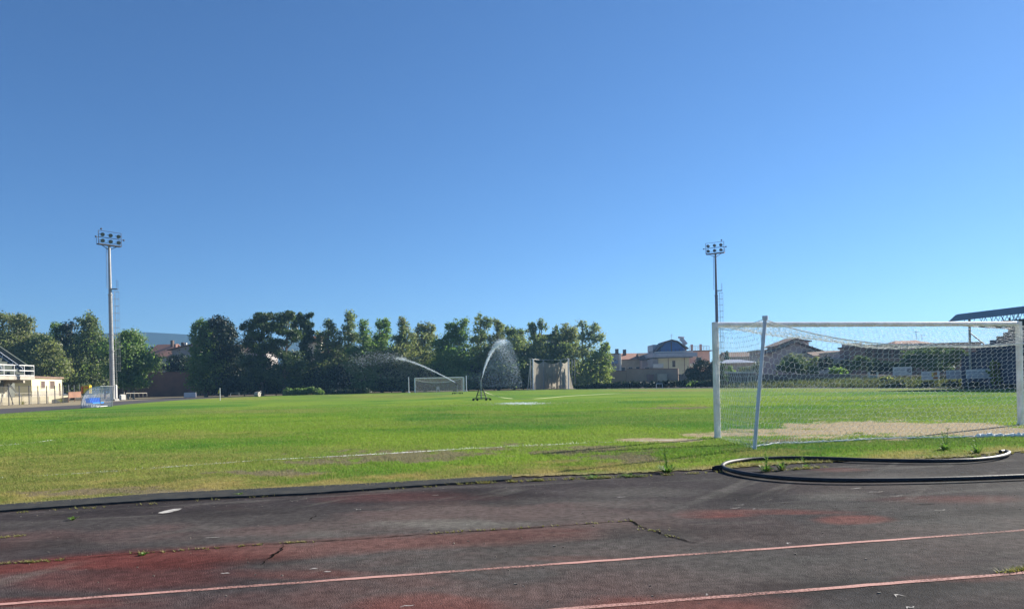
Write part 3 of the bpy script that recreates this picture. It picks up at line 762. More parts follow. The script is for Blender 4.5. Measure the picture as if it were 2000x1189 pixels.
for x, lab in ((798.5, 'thin pale pole left of the far goal'), (911, 'thin pale pole right of the far goal')):
    p = Vector((w(x, 766, 131).x, 131, 0)); m = MB().tube([p, p+up*2.7], .075, 8); m.tube([p+up*2.7, p+up*2.78], .10, 8); m.box(p+up*.06, (.4,.4,.12))
    tag(m.build('net_pole', M['stanchion']), lab, 'pole', 'poles beside the far goal')
p = Vector((w(855.5, 765, 131.5).x, 131.5, 0)); m = MB()
for s in (-.28, .28): m.tube([p+Vector((s,0,0)), p+Vector((s*.55,0,1.0))], .06, 6)
m.box(p+Vector((0,.02,.62)), (.5,.05,.3)); m.box(p+Vector((0,.02,.95)), (.42,.05,.10))
tag(m.build('marker_board', M['sign_white']), 'little white board on two legs behind the far goal net', 'marker board')

# ---------------------------------------------------------------- sprinklers
def sprinkler(loc, lab, H_, nozzle_dir, big=True):
    t = thing('water_sprinkler', lab, 'sprinkler', loc, 'sprinklers on the pitch'); B_ = Vector(loc); R_ = Matrix.Rotation(.15, 3, 'Z')
    L_ = lambda x, y, z: B_+R_ @ Vector((x, y, z))
    m = MB(); sw, sd = .55, .38; zb = .16
    for y in (-sd, sd): m.beam(L_(-sw-.08, y, zb), L_(sw+.08, y, zb), .05, .06)
    for x in (-sw, sw): m.beam(L_(x, -sd, zb), L_(x, sd, zb), .05, .06)
    if big:
        for x in (-sw*.72, sw*.72):
            for y in (-sd*.8, sd*.8): m.tube([L_(x, y, zb), L_(x*.38, y*.4, .92)], .022, 6)
        for z, q in ((.42,.62), (.62,.52)): m.tube([L_(-sw*q, -sd*q, z), L_(sw*q, -sd*q, z)], .016, 6); m.tube([L_(-sw*q, sd*q, z), L_(sw*q, sd*q, z)], .016, 6)
    m.build('frame', M['sprinkler_green'], t)
    for x in (-sw-.1, -sw*.62, sw*.62, sw+.1):
        c = L_(x, -sd, .085); MB().tube([c-R_@Vector((0,.04,0)), c+R_@Vector((0,.04,0))], .085, 12).build('wheel', M['rubber'], t)
    m = MB().tube([L_(0,0,zb), L_(0,0,H_)], .036, 8); m.tube([L_(.0,0,.7), L_(.09,0,.95), L_(.05,0,H_-.2)], .016, 6)
    if big: m.tube([L_(0,0,.1), L_(0,-.02,.66)], .05, 8)
    m.build('riser_pipe', M['steel_grey'], t)
    nd = Vector(nozzle_dir).normalized(); q = L_(0,0,H_)
    m = MB().sphere(q, .07); m.tube([q-nd*.12, q+nd*.42], [.05,.022], 8); m.beam(q-nd*.05+up*.05, q+nd*.3+up*.09, .02, .03)
    m.build('nozzle', M['steel_dark'], t); return q+nd*.42
D1 = g(940, 782).y
s1 = Vector((w(940, 782, D1).x, D1, 0))
n1_ = sprinkler(s1, 'tall wheeled sprinkler on a tripod frame throwing water up and to the right', hz(940, 739.5, D1), (.33,-.1,1))
D2 = 100.0
s2 = Vector((w(893, 768, D2).x, D2, 0))
n2_ = sprinkler(s2, 'low sprinkler in front of the far goal throwing a long jet to the left', hz(893, 749.5, D2)-.1, (-.8,.1,.42), False)
M['water'] = sheet_mat('water_drops', (.76,.83,.92), .50, trans=.5)
M['mist'] = sheet_mat('water_mist', (.50,.68,.95), .10, trans=.5)
OCT = [(0,0,1),(1,0,0),(0,1,0),(-1,0,0),(0,-1,0),(0,0,-1)]; OF = [(0,1,2),(0,2,3),(0,3,4),(0,4,1),(5,2,1),(5,3,2),(5,4,3),(5,1,4)]
def drops(name, P_, R_, m, lab, org):
    P_ = np.array(P_); R_ = np.array(R_); k = len(P_)
    v = (P_[:, None, :] + np.array(OCT)[None]*R_[:, None, None]).reshape(-1, 3)
    f = (np.array(OF)[None] + (np.arange(k)*6)[:, None, None]).reshape(-1, 3)
    o = mesh_obj(name, v, f, m); tag(o, lab, 'water spray', kind='stuff'); return o
r = np.random.default_rng(12)
def arc(px, D, n, spread, rad, pw=1.0):
    A_ = [np.array(w(x, y, D)) for x, y in px]; out = []; rr = []
    ts = r.random(n)**pw
    for t in ts:
        s = t*(len(A_)-1); k = min(int(s), len(A_)-2); q = A_[k]+(A_[k+1]-A_[k])*(s-k)
        sp = spread[0]+(spread[1]-spread[0])*t
        out.append(q+r.normal(0, 1, 3)*sp*np.array((1,1.4,1))); rr.append(rad[0]+(rad[1]-rad[0])*r.random()**2)
    return out, rr
j1 = [(941.5,737),(945,722),(950,708),(956,694),(963,682),(970,674),(977,669),(985,667)]
p_, q_ = arc(j1, D1, 5200, (.010,.12), (.008,.024), 1.1); P2_, Q2_ = arc(j1[3:], D1, 1500, (.10,.34), (.005,.012)); p_ += P2_; q_ += Q2_
# curtain of falling drops at the right
for k in range(1500):
    a = r.random(); x = 968+14*a+44*a**.55*r.random()**.45; y = 672+88*(a**1.1)*r.random()**.35 + 6*r.normal()
    if x > 990+32*math.sqrt(max(0, (y-664)/95)): continue
    p_.append(np.array(w(x, min(y, 760), D1+r.normal()*.9))); q_.append(.006+.012*r.random()**2)
drops('sprinkler_jet', p_, q_, M['water'], 'white water jet rising right from the tall sprinkler and breaking into drops', None)
p_, q_ = [], []
for k in range(14000):
    y = 664+92*r.random(); tt = (y-664)/92
    xl = 984-44*min(1, tt/.78)-8*tt; xr = 990+31*math.sqrt(tt)
    x = xl+(xr-xl)*(r.random()**.9)+r.normal()*2
    p_.append(np.array(w(x, y, D1+r.normal()*1.1))); q_.append(.006+.010*r.random()**2)
for k in range(900):
    x = 905+36*r.random(); p_.append(np.array(w(x, 736+6*r.normal()+(940-x)*.05, D1+r.normal()*.3))); q_.append(.005+.008*r.random()**2)
drops('sprinkler_mist', p_, q_, M['mist'], 'fine mist hanging between the tall sprinkler jet and its falling drops', None)
j2 = [(889,746.5),(872,737),(850,726),(830,716.5),(810,708.5),(792,702.5),(775,699)]
p_, q_ = arc(j2, D2, 3600, (.015,.10), (.010,.026)); a_, b_ = arc([(792,702),(770,698),(740,697),(712,700),(690,708)], D2, 1500, (.2,.7), (.012,.03)); p_ += a_; q_ += b_
for k in range(1900):
    x = 660+190*r.random(); yt = np.interp(x, [650,700,760,800,850], [715,699,699,706,727]); y = yt+r.random()**1.4*np.interp(x, [650,720,800,850], [50,45,34,10])
    p_.append(np.array(w(x, y, D2+r.normal()*1.5))); q_.append(.007+.010*r.random()**2)
drops('sprinkler_jet', p_, q_, M['water'], 'long thin water jet rising left from the low sprinkler and fading into spray', None)
yh = [w(946,765,D1), w(962,771,D1+.6), w(980,776,58)]; yh = [Vector(q) for q in yh] + [g(x, y)+up*.03 for x, y in ((1003,779),(1030,779.5),(1060,778.2),(1110,773.8),(1160,771.0),(1210,768.6),(1272,767.2))]
tag(MB().tube(smooth_path(yh, 8), .013, 6).build('garden_hose', M['hose_yellow']), 'thin yellow hose trailing over the grass from the tall sprinkler', 'hose')
p_, q_ = [], []
for k in range(1300):
    q = g(1018+24*r.normal(), 789.2+1.1*r.normal()); q.z = .04+.05*r.random()**2; p_.append(np.array(q)); q_.append(.006+.014*r.random()**2)
drops('spray_splash', p_, q_, M['water'], 'pale splash of spray landing on the grass in front of the tall sprinkler', None)

# ---------------------------------------------------------------- hammer cage
cg = thing('throwing_cage', 'tall hammer throwing cage of grey poles and sagging beige net', 'throwing cage', Vector((w(1075,761,134).x, 134, 0)))
def cpole(x, d, r_, top, lean=0, hook=True):
    b_ = Vector((w(x, 760, d).x, d, 0)); t = Vector((w(x+lean, 720, d).x, d, hz(x, top, d)))
    m = MB().tube([b_, t], r_, 8); m.box(b_+up*.05, (.4,.4,.1))
    if hook: m.tube([t, t+Vector((-.25,-.1,.08))], .05, 6)
    m.build('cage_pole', M['steel_grey'] if r_ < .12 else M['white_paint'], cg); return b_, t
cps = [cpole(1041.5,134,.14,701), cpole(1061.5,141,.10,702,0,False), cpole(1095.5,141,.10,702,0,False), cpole(1110.5,134,.14,700)]
cpole(1036.5,133,.10,701,-.5); cpole(1030.5,132,.06,702,6,False)
for x, y in ((1117.5,701), (1123.5,701)):
    b_, t = cpole(x, 138, .07, y+1, -1 if x > 1120 else 0, False)
nt_ = MB()
for (b0, t0), (b1, t1) in zip(cps, cps[1:]):
    n = 14; row = []
    for k in range(n+1):
        u = k/n; b_ = b0.lerp(b1, u); t = t0.lerp(t1, u)-up*(.25+.55*math.sin(PI*u)); off = Vector((.12*math.sin(u*19), .22*math.sin(u*23+1), 0))*math.sin(PI*u)
        row.append((b_+off*1.3+up*.03, b_.lerp(t, .5)+off, t))
    for k in range(n):
        for i in range(2): nt_.quad(row[k][i], row[k+1][i], row[k+1][i+1], row[k][i+1])
nt_.build('cage_net', M['cage_net'], cg)
b_, t = cps[3]; fl = MB(); e = g(1120, 760.5); e = Vector((w(1120,760,134).x, 134, .03))
for k in range(6):
    u0, u1 = k/6, (k+1)/6
    f0 = lambda u: (b_.lerp(t, .97*(1-u)), b_.lerp(t, .97*(1-u))+(e-b_)*(u**1.6))
    a0, a1 = f0(u0); c0, c1 = f0(u1); fl.quad(a0, c0, c1+Vector((0,.1,0)), a1+Vector((0,.1,0)))
fl.build('loose_net', M['cage_net'], cg, label='loose net corner spread down to the ground')
gd = MB().tube([cps[k][1]-up*.05 for k in range(4)], .03, 5); gd.build('head_rope', M['net_cord'], cg)

# ---------------------------------------------------------------- floodlight towers
def tower(base, H_, face, lab, dark):
    t = thing('floodlight_tower', lab, 'floodlight', base, 'floodlight towers'); B_ = Vector(base)
    fx = Vector((face[0], face[1], 0)).normalized(); rt = Vector((-fx.y, fx.x, 0))
    mp_ = M['tower_dark'] if dark else M['tower_grey']
    pl = MB().tube([B_, B_+up*H_*.30], [.36,.33], 12); pl.tube([B_+up*H_*.30, B_+up*H_*.64], [.31,.27], 12); pl.tube([B_+up*H_*.64, B_+up*H_*.94], [.23,.18], 12)
    for z, r_ in ((.30,.40), (.64,.34), (.40,.36)): pl.tube([B_+up*(H_*z-.08), B_+up*(H_*z+.08)], r_, 12)
    pl.box(B_+up*.1, (1.4,1.4,.3)); pl.build('pole', mp_, t)
    ls = Vector((.89,.2,0)).normalized() if not dark else Vector((.95,-.1,0)).normalized(); lf = Vector((-ls.y, ls.x, 0)); ld = MB(); z0, z1 = H_*.10, H_*.66
    c = ls*.62
    for s in (-.2, .2): ld.tube([B_+c+lf*s+up*z0, B_+c+lf*s+up*z1], .022, 5)
    z = z0
    while z < z1: ld.tube([B_+c-lf*.2+up*z, B_+c+lf*.2+up*z], .016, 4); z += .35
    for k in range(12):
        zz = z0+2+(z1-z0-2)*k/11; hp_ = [B_+c+lf*.2*math.cos(a)*2+ls*.62*math.sin(a)+up*zz for a in [PI*j/6 for j in range(7)]]; ld.tube(hp_, .018, 4)
        ld.tube([B_+up*zz, B_+c+up*zz], .02, 4)
    for s in (-.35, 0, .35): ld.tube([B_+c+lf*s+ls*(.62 if s == 0 else .4)+up*(z0+2), B_+c+lf*s+ls*(.62 if s == 0 else .4)+up*z1], .013, 4)
    s2_ = -ls
    for s in (-.15, .15): ld.tube([B_+s2_*.42+lf*s+up*H_*.68, B_+s2_*.36+lf*s+up*H_*.93], .018, 4)
    z = H_*.68
    while z < H_*.93: ld.tube([B_+s2_*.4-lf*.15+up*z, B_+s2_*.4+lf*.15+up*z], .013, 4); z += .4
    ld.build('ladder', M['steel_dark' if dark else 'steel_grey'], t)
    m = MB().box(B_+ls*.6+up*H_*.675, (.9,.9,.07), math.atan2(ls.y, ls.x))
    for s in (-.4,.4):
        m.tube([B_+ls*1.0+lf*s+up*H_*.675, B_+ls*1.0+lf*s+up*(H_*.675+1.3)], .02, 4)
    m.tube([B_+ls*1.0-lf*.4+up*(H_*.675+1.3), B_+ls*1.0+lf*.4+up*(H_*.675+1.3)], .02, 4); m.tube([B_+ls*1.0-lf*.4+up*(H_*.675+.65), B_+ls*1.0+lf*.4+up*(H_*.675+.65)], .018, 4)
    m.build('rest_platform', M['steel_dark'], t)
    zt = H_*.94; hw = 1.68
    m = MB().beam(B_+up*zt-rt*hw, B_+up*zt+rt*hw, .75, .16)
    for s in (-1, 1): m.tube([B_+up*(zt-.08)+rt*s*1.15, B_+up*(zt-.75)], .05, 6)
    m.build('head_beam', mp_ if dark else M['steel_dark'], t)
    m = MB(); q = B_+fx*.30
    for s in (-hw, hw): m.tube([q+rt*s+up*zt, q+rt*s+up*(zt+2.0)], .05, 6); m.tube([B_-fx*.3+rt*s+up*zt, B_-fx*.3+rt*s+up*(zt+1.1)], .03, 5)
    for z in (.28, 1.05, 2.0): m.tube([q-rt*hw+up*(zt+z), q+rt*hw+up*(zt+z)], .032, 5)
    m.tube([B_-fx*.3-rt*hw+up*(zt+1.1), B_-fx*.3+rt*hw+up*(zt+1.1)], .025, 5)
    m.build('lamp_frame', M['steel_dark'], t)
    for z in (.52, 1.45):
        for s in (-1.18, 0, 1.18):
            c = q+rt*s+up*(zt+z)+fx*.12; ax = (fx-up*.55).normalized(); sd = rt
            m = MB().tube([c-ax*.26, c-ax*.16, c+ax*.02, c+ax*.13], [.09,.19,.28,.31], 14); m.tube([c-sd*.40, c+sd*.40], .03, 6); m.beam(c-sd*.34+up*.02-ax*.05, c-sd*.34-up*.02-fx*.2, .05, .05)
            fl_ = m.build('floodlight', M['steel_dark'], t)
            MB().tube([c+ax*.132, c+ax*.15], [.29,.28], 14).build('lens', M['lamp_glass'], fl_)
    for s, z in ((-hw-.38, 1.0), (hw+.38, 1.0), (hw*.75 if dark else -hw*.75, 2.28)):
        c = q+rt*s+up*(zt+z); m = MB().sphere(c, .17, 8, 5, (1,1,.8)); m.tube([c, q+rt*max(-hw, min(hw, s))+up*(zt+min(z, 2.0)-.05)], .025, 5); m.build('small_lamp', M['steel_dark'], t)
    return t
TL_D, TR_D = 113.0, 138.0
bL = Vector((w(220,781.5,TL_D).x, TL_D, .0)); HLt = hz(208.5, 455, TL_D)
tower(bL, HLt/1.015, (.81,-.59), 'grey steel floodlight tower behind the dugout at the left', False)
bR = Vector((w(1403,753,TR_D).x, TR_D, .0)); HRt = hz(1399, 474.5, TR_D)
tower(bR, HRt/1.015, (-.50,-.86), 'dark floodlight tower behind the left post of the near goal', True)
# ---------------------------------------------------------------- dugout
pA = Vector((-.2, .98, 0)).normalized(); qA = Vector((.98, .2, 0)).normalized()     # along / across the touchline
dg0 = Vector((w(158,797,62).x, 62, 0))
dg = thing('team_dugout', 'curved see-through team dugout with a row of blue seats left of the pitch', 'dugout', dg0)
DL, DW, DH = 3.1, 1.20, 1.80
prof = [(DW*(1-math.cos(a)), DH*math.sin(a)) for a in [PI/2*k/10 for k in range(11)]]
prof += [(DW+.32, DH+.02)]
Q = lambda q, p, z: dg0 + qA*q + pA*p + up*z
m = MB()
for (a, b_) in zip(prof, prof[1:]): m.quad(Q(a[0],0,a[1]), Q(a[0],DL,a[1]), Q(b_[0],DL,b_[1]), Q(b_[0],0,b_[1]))
m.build('shell', M['film'], dg)
for pp in (0.0, DL):
    m = MB(); m.add([Q(a[0], pp, a[1]) for a in prof]+[Q(DW+.25, pp, .02)], [tuple(range(len(prof)+1))]); m.build('side_panel', M['film'], dg)
m = MB()
for k in range(6): m.tube([Q(a[0], DL*k/5, a[1]) for a in prof], .028 if k in (0,5) else .018, 6)
for i in (0, 4, 7, 11): m.tube([Q(prof[i][0], 0, prof[i][1]), Q(prof[i][0], DL, prof[i][1])], .024, 6)
for pp in (0, DL): m.tube([Q(DW+.25, pp, 0), Q(DW+.45, pp, DH)], .03, 6); m.tube([Q(0, pp, .04), Q(DW+.3, pp, .04)], .025, 6)
m.build('frame', M['steel_grey'], dg)
m = MB().beam(Q(.62, .35, .34), Q(.62, DL-.35, .34), .07, .07)
for k in range(6): m.tube([Q(.62, .6+(DL-1.2)*k/5, 0), Q(.62, .6+(DL-1.2)*k/5, .34)], .03, 6); m.box(Q(.72, .6+(DL-1.2)*k/5, .03), (.5,.08,.05))
m.beam(Q(1.0,.2,.10), Q(1.0,DL-.2,.10), .30, .04)
m.build('bench_rail', M['white_paint'], dg)
for k in range(7):
    c = .35+(DL-.7)*k/6; rz = math.atan2(qA.y, qA.x); m = MB()
    m.box(Q(.66, c, .43), (.40,.36,.05), rz); m.beam(Q(.48, c, .43), Q(.40, c, .82), .36, .05, up=pA); m.box(Q(.84, c, .40), (.05,.36,.07), rz)
    m.build('seat', M['blue_seat'], dg)

# ---------------------------------------------------------------- small things on the left verge
def P3(x, y, d): p = w(x, y, d); return Vector((p.x, d, p.z))
def board(name, x0, x1, y0, y1, d, m_, lab, cat, th=.12, group=None, legs=0, rz=0):
    a, b_ = P3(x0, (y0+y1)/2, d), P3(x1, (y0+y1)/2, d); zt, zb = hz((x0+x1)/2, y0, d), hz((x0+x1)/2, y1, d)
    t = thing(name, lab, cat, Vector(((a.x+b_.x)/2, d, zb)), group)
    cc_ = Vector(((a.x+b_.x)/2, d, 0)); T = Matrix.Translation(cc_) @ Matrix.Rotation(rz, 4, 'Z') @ Matrix.Translation(-cc_)
    mb = MB(T).bb((a.x, d-th/2, zb+legs), (b_.x, d+th/2, zt)); mb.build('panel', m_, t)
    f_ = MB(T)
    for z in (zb+legs, zt): f_.tube([(a.x, d, z), (b_.x, d, z)], min(.07, th*.55), 6)
    for x in (a.x, b_.x): f_.tube([(x, d, zb), (x, d, zt)], min(.07, th*.55), 6)
    f_.build('frame', m_, t); return t, a, b_, zt, zb
yt, a, b_, zt, zb = board('crash_mat', 165, 177, 752.5, 768, 95, M['yellow_paint'], 'upright yellow padded mat with an orange edge standing behind the dugout', 'crash mat', .5)
MB().bb((a.x-.22, 94.6, zb), (a.x-.04, 95.3, zt-.1)).build('edge_strip', M['orange_paint'], yt)
MB().bb((a.x+.2, 94.72, zt-.35), (b_.x-.15, 94.76, zt-.15)).build('handle_strip', M['orange_paint'], yt)
board('white_post', 225.6, 228, 752, 778, 112, M['white_paint'], 'slim white upright panel just right of the left floodlight tower', 'panel', .3, rz=1.2)
board('equipment_box', 234.5, 243.5, 771, 780.5, 104, M['white_wall'], 'squat cream box beside the left floodlight tower', 'box', .55, rz=1.05)
board('banner_board', 360, 382.5, 767, 775.2, 118, M['sign_white'], 'low pale board on the ground in front of the reddish wall', 'board', .15)
def rail(pts, d0, d1, h, n, lab, name='guard_rail', m_='white_paint', r_=.06):
    (x0, y0), (x1, y1) = pts; a, b_ = P3(x0, y0, d0), P3(x1, y1, d1)
    t = thing(name, lab, name.replace('_', ' '), (a+b_)/2)
    MB().tube([a+up*h, b_+up*h], r_, 6).build('top_rail', M[m_], t)
    for k in range(n): q = a.lerp(b_, k/(n-1)); MB().tube([q, q+up*h], r_*.8, 6).build('rail_post', M[m_], t)
    return t
rail(((246,776),(287,775)), 108, 116, .62, 6, 'low white guard rail in front of the trees right of the left floodlight tower', m_='concrete', r_=.045)
hd = rail(((450.5,773.5),(467,773)), 122, 122, .52, 2, 'small pale hurdle on the far verge near the round roller', 'hurdle', 'steel_grey', .045)
hd2 = rail(((1282,759),(1294,758.6)), 117, 117, .80, 2, 'small white training hurdle in front of the dark hedge', 'hurdle', 'white_paint', .06)
c = P3(503, 774.8, 121); t = thing('lawn_roller', 'round grey lawn roller left standing on the far verge', 'roller', c)
MB().tube([c+Vector((-.35,.1,.42)), c+Vector((.35,-.1,.42))], .42, 20).build('drum', M['concrete'], t)
m = MB().tube([c+Vector((-.42,.1,.42)), c+Vector((-.42,.9,.7)), c+Vector((.42,.75,.7)), c+Vector((.42,-.1,.42))], .035, 6); m.tube([c+Vector((0,.82,.7)), c+Vector((0,1.7,.95))], .035, 6); m.build('handle', M['steel_grey'], t)
c = g(430, 779.5); c = Vector((w(430,779,88).x, 88, 0)); t = thing('corner_flag', 'pale corner post with a drooping yellow flag at the far left corner of the pitch', 'corner flag', c)
MB().tube([c, c+up*1.5], .04, 6).build('flag_pole', M['white_paint'], t)
m = MB(); m.add([c+up*1.38, c+up*1.0, c+Vector((-.20,.05,.80)), c+Vector((-.24,.06,1.12))], [(0,1,2,3)]); m.build('flag', M['yellow_paint'], t)

# left mesh fence on its low wall
fa, fz = P3(-60, 795, 84), P3(131, 783.5, 104)
lw = MB()
lwA, lwB = P3(-60, 793, 86.5), P3(132, 781.5, 107)
m = MB().beam(Vector((lwA.x, lwA.y, .45)), Vector((lwB.x, lwB.y, .45)), .25, .95); tag(m.build('low_wall', M['beige_wall']), 'low beige plaster wall behind the left mesh fence', 'wall')
fn = thing('mesh_fence', 'tall fence of dark posts and see-through mesh along the track at far left', 'fence', (fa+fz)/2)
xs = [-58,-40,-20,-2,17.5,38,57,74.5,91.5,107.5,123]
def fpt(x): 
    k = (x+60)/191; k2 = k*84/(104-k*20) if True else k
    return Vector((fa.x, fa.y, 0)).lerp(Vector((fz.x, fz.y, 0)), k2)
tops = []
for x in xs:
    q = fpt(x); MB().tube([q-up*.1, q+up*2.35], .062, 8).build('fence_post', M['steel_dark'], fn); tops.append(q)
q = fpt(17.5); e = fpt(29); MB().tube([q+up*2.0+Vector((0,-.1,0)), Vector((e.x, e.y-.3, .05))], .05, 6).build('brace', M['steel_dark'], fn)
q = fpt(0); e = fpt(8); MB().tube([q+up*.05, Vector((e.x, e.y, 1.6))], .04, 6).build('brace', M['steel_dark'], fn)
m = MB()
for a, b_ in zip(tops, tops[1:]): m.quad(a+up*.05, b_+up*.05, b_+up*2.25, a+up*2.25)
m.build('mesh_panel', M['mesh_fence'], fn)
m = MB()
for z in (.1, 1.15, 2.25): m.tube([tops[0]+up*z, tops[-1]+up*z], .02, 5)
m.build('wire', M['steel_dark'], fn)
rb = rail(((134,785),(158,783)), 104, 108, 1.35, 3, 'rusty brown gate section where the mesh fence meets the dugout', 'fence_gate', 'brown_dry', .06)
a, b_ = P3(134,785,104), P3(158,783,108); MB().beam(a+up*.95, b_+up*.95, .06, .75).build('gate_panel', M['brown_dry'], rb)
gf = thing('mesh_fence', 'green grey mesh fence in the tree shade behind the yellow hut', 'fence', P3(150, 772, 128))
a, b_ = P3(124, 778, 128), P3(166, 775, 130)
m = MB().quad(a, b_, b_+up*2.2, a+up*2.2); m.build('mesh_panel', M['mesh_fence'], gf)
for k in range(5): q = a.lerp(b_, k/4); MB().tube([q, q+up*2.3], .05, 6).build('fence_post', M['steel_grey'], gf)
# shrub twigs by the fence
for x, y, hh, lab in ((45,790,.75,'dry twiggy shrub at the foot of the left mesh fence'), (120,785,.6,'low dry plant at the right end of the left mesh fence')):
    weed(P3(x, y, 84), hh, 60, .7, M['weed_dry'], lab, 3, 'shrub', 'dry_shrub')

# ---------------------------------------------------------------- left grandstand
gs0 = P3(30, 775, 104); gs0.z = 0
gs = thing('grandstand', 'concrete grandstand with white railings cut by the left edge of the photo', 'grandstand', gs0)
eb = Vector((w(68, 740, 110).x, 110, 0)); na = Vector((w(-220, 740, 84).x, 84, 0)); pl = (eb-na).normalized(); ql = Vector((pl.y, -pl.x, 0))
if ql.x < 0: ql = -ql
ztop, zbot = hz(66, 735, 110), hz(66, 741.5, 110)
m = MB().add([na+up*zbot, eb+up*zbot, eb+up*ztop, na+up*ztop, na-ql*3+up*zbot, eb-ql*3+up*zbot, eb-ql*3+up*ztop, na-ql*3+up*ztop], [(0,1,2,3),(5,4,7,6),(1,5,6,2),(4,0,3,7),(3,2,6,7),(4,5,1,0)])
m.build('balcony_slab', M['concrete'], gs)
rl = MB(); zr = hz(66, 714, 110)
L_ = (eb-na).length; npost = int(L_/2.1)
for z in (zr, ztop+(zr-ztop)*.52, ztop+.12): rl.beam(na-ql*.08+up*z, eb-ql*.08+up*z, .07, .10)
for k in range(npost+1): q = eb.lerp(na, k/npost)-ql*.08-pl*.05; rl.tube([q+up*ztop, q+up*zr], .055, 6)
for z in (zr, ztop+(zr-ztop)*.52): rl.beam(eb-ql*.1+up*z, eb-ql*2.4+up*z, .07, .10)
rl.build('balcony_railing', M['white_paint'], gs)
zb2 = hz(0, 668, 106)
run, rise = 9.0, 6.4; n = 12; st = MB()
for k in range(n):
    q0, q1 = run*k/n, run*(k+1)/n; z = ztop+.1+rise*(k+1)/n
    A_, B_ = na-ql*(1+q0), eb-ql*(1+q0)-pl*.4; C_, D_ = na-ql*(1+q1), eb-ql*(1+q1)-pl*.4; zl = ztop+.1+rise*k/n - .4
    st.add([A_+up*zl, B_+up*zl, B_+up*z, A_+up*z, C_+up*zl, D_+up*zl, D_+up*z, C_+up*z], [(0,1,2,3),(3,2,6,7),(1,5,6,2),(4,7,6,5),(0,4,5,1),(0,3,7,4)])
st.build('seating_tiers', M['seat_green'], gs)
ep = [(.3,-.3),(.3,1.25),(1+run,1.25+.71*(run+.7)),(1+run,-.3)]
MB().prism([-ql*a+up*(ztop+z) for a, z in ep], eb+pl*.05, eb-pl*.35).build('end_parapet', M['seat_green'], gs)
for off in (.15, 4.6):
    sr = MB(); a = eb-ql*1.3-pl*(off+.6)+up*(ztop+.3); b_ = eb-ql*(1+run)-pl*(off+.6)+up*(ztop+.3+rise)
    for h in (.45, .95): sr.beam(a+up*h, b_+up*h, .09, .10)
    for k in range(7): q = a.lerp(b_, k/6); sr.tube([q-up*.2, q+up*.95], .05, 6)
    sr.build('stair_railing', M['stanchion'], gs)
m = MB()
A_, B_ = na-ql*3.0, eb-ql*3.0
m.add([A_, B_, B_+up*zbot, A_+up*zbot, A_-ql*6, B_-ql*6, B_-ql*6+up*zbot, A_-ql*6+up*zbot], [(0,1,2,3),(1,5,6,2),(5,4,7,6),(4,0,3,7)])
m.build('back_wall', M['concrete_dark'], gs)
for k in range(5):
    q = eb.lerp(na, (k*5.2+5.0)/L_)-ql*2.96
    MB().add([q-pl*1.5+up*1.7, q+pl*1.5+up*1.7, q+pl*1.5+up*3.0, q-pl*1.5+up*3.0], [(0,1,2,3)]).build('window', M['window_dark'], gs)
    q2 = eb.lerp(na, (k*5.2+2.2)/L_)-ql*2.94
    MB().beam(q2, q2+up*zbot, .5, .25, up=ql).build('column', M['concrete'], gs)
    b2 = eb.lerp(na, (k*5.2+2.2)/L_); q3 = b2-ql*1.4
    MB().beam(b2-ql*.15+up*(zbot-.22), q3-ql*1.5+up*(zbot-.22), .35, .44).build('bracket', M['concrete'], gs)
    MB().beam(b2-ql*.2+pl*.2+up*.3, b2-ql*1.9-pl*.9+up*(zbot-.5), .26, .26).build('raking_strut', M['white_wall'], gs)
    MB().beam(b2-ql*2.6-pl*2.2+up*.75, b2-ql*2.6-pl*.6+up*.75, .2, 1.3).build('parapet_block', M['cream_wall'], gs)
m = MB()
for z in (.5, .95, 1.4): m.tube([na-ql*.6+up*z, eb-ql*.6+up*z], .035, 5)
for k in range(int(L_/1.2)): q = eb.lerp(na, k*1.2/L_)-ql*.6; m.tube([q, q+up*1.4], .03, 5)
m.build('lower_railing', M['concrete'], gs)

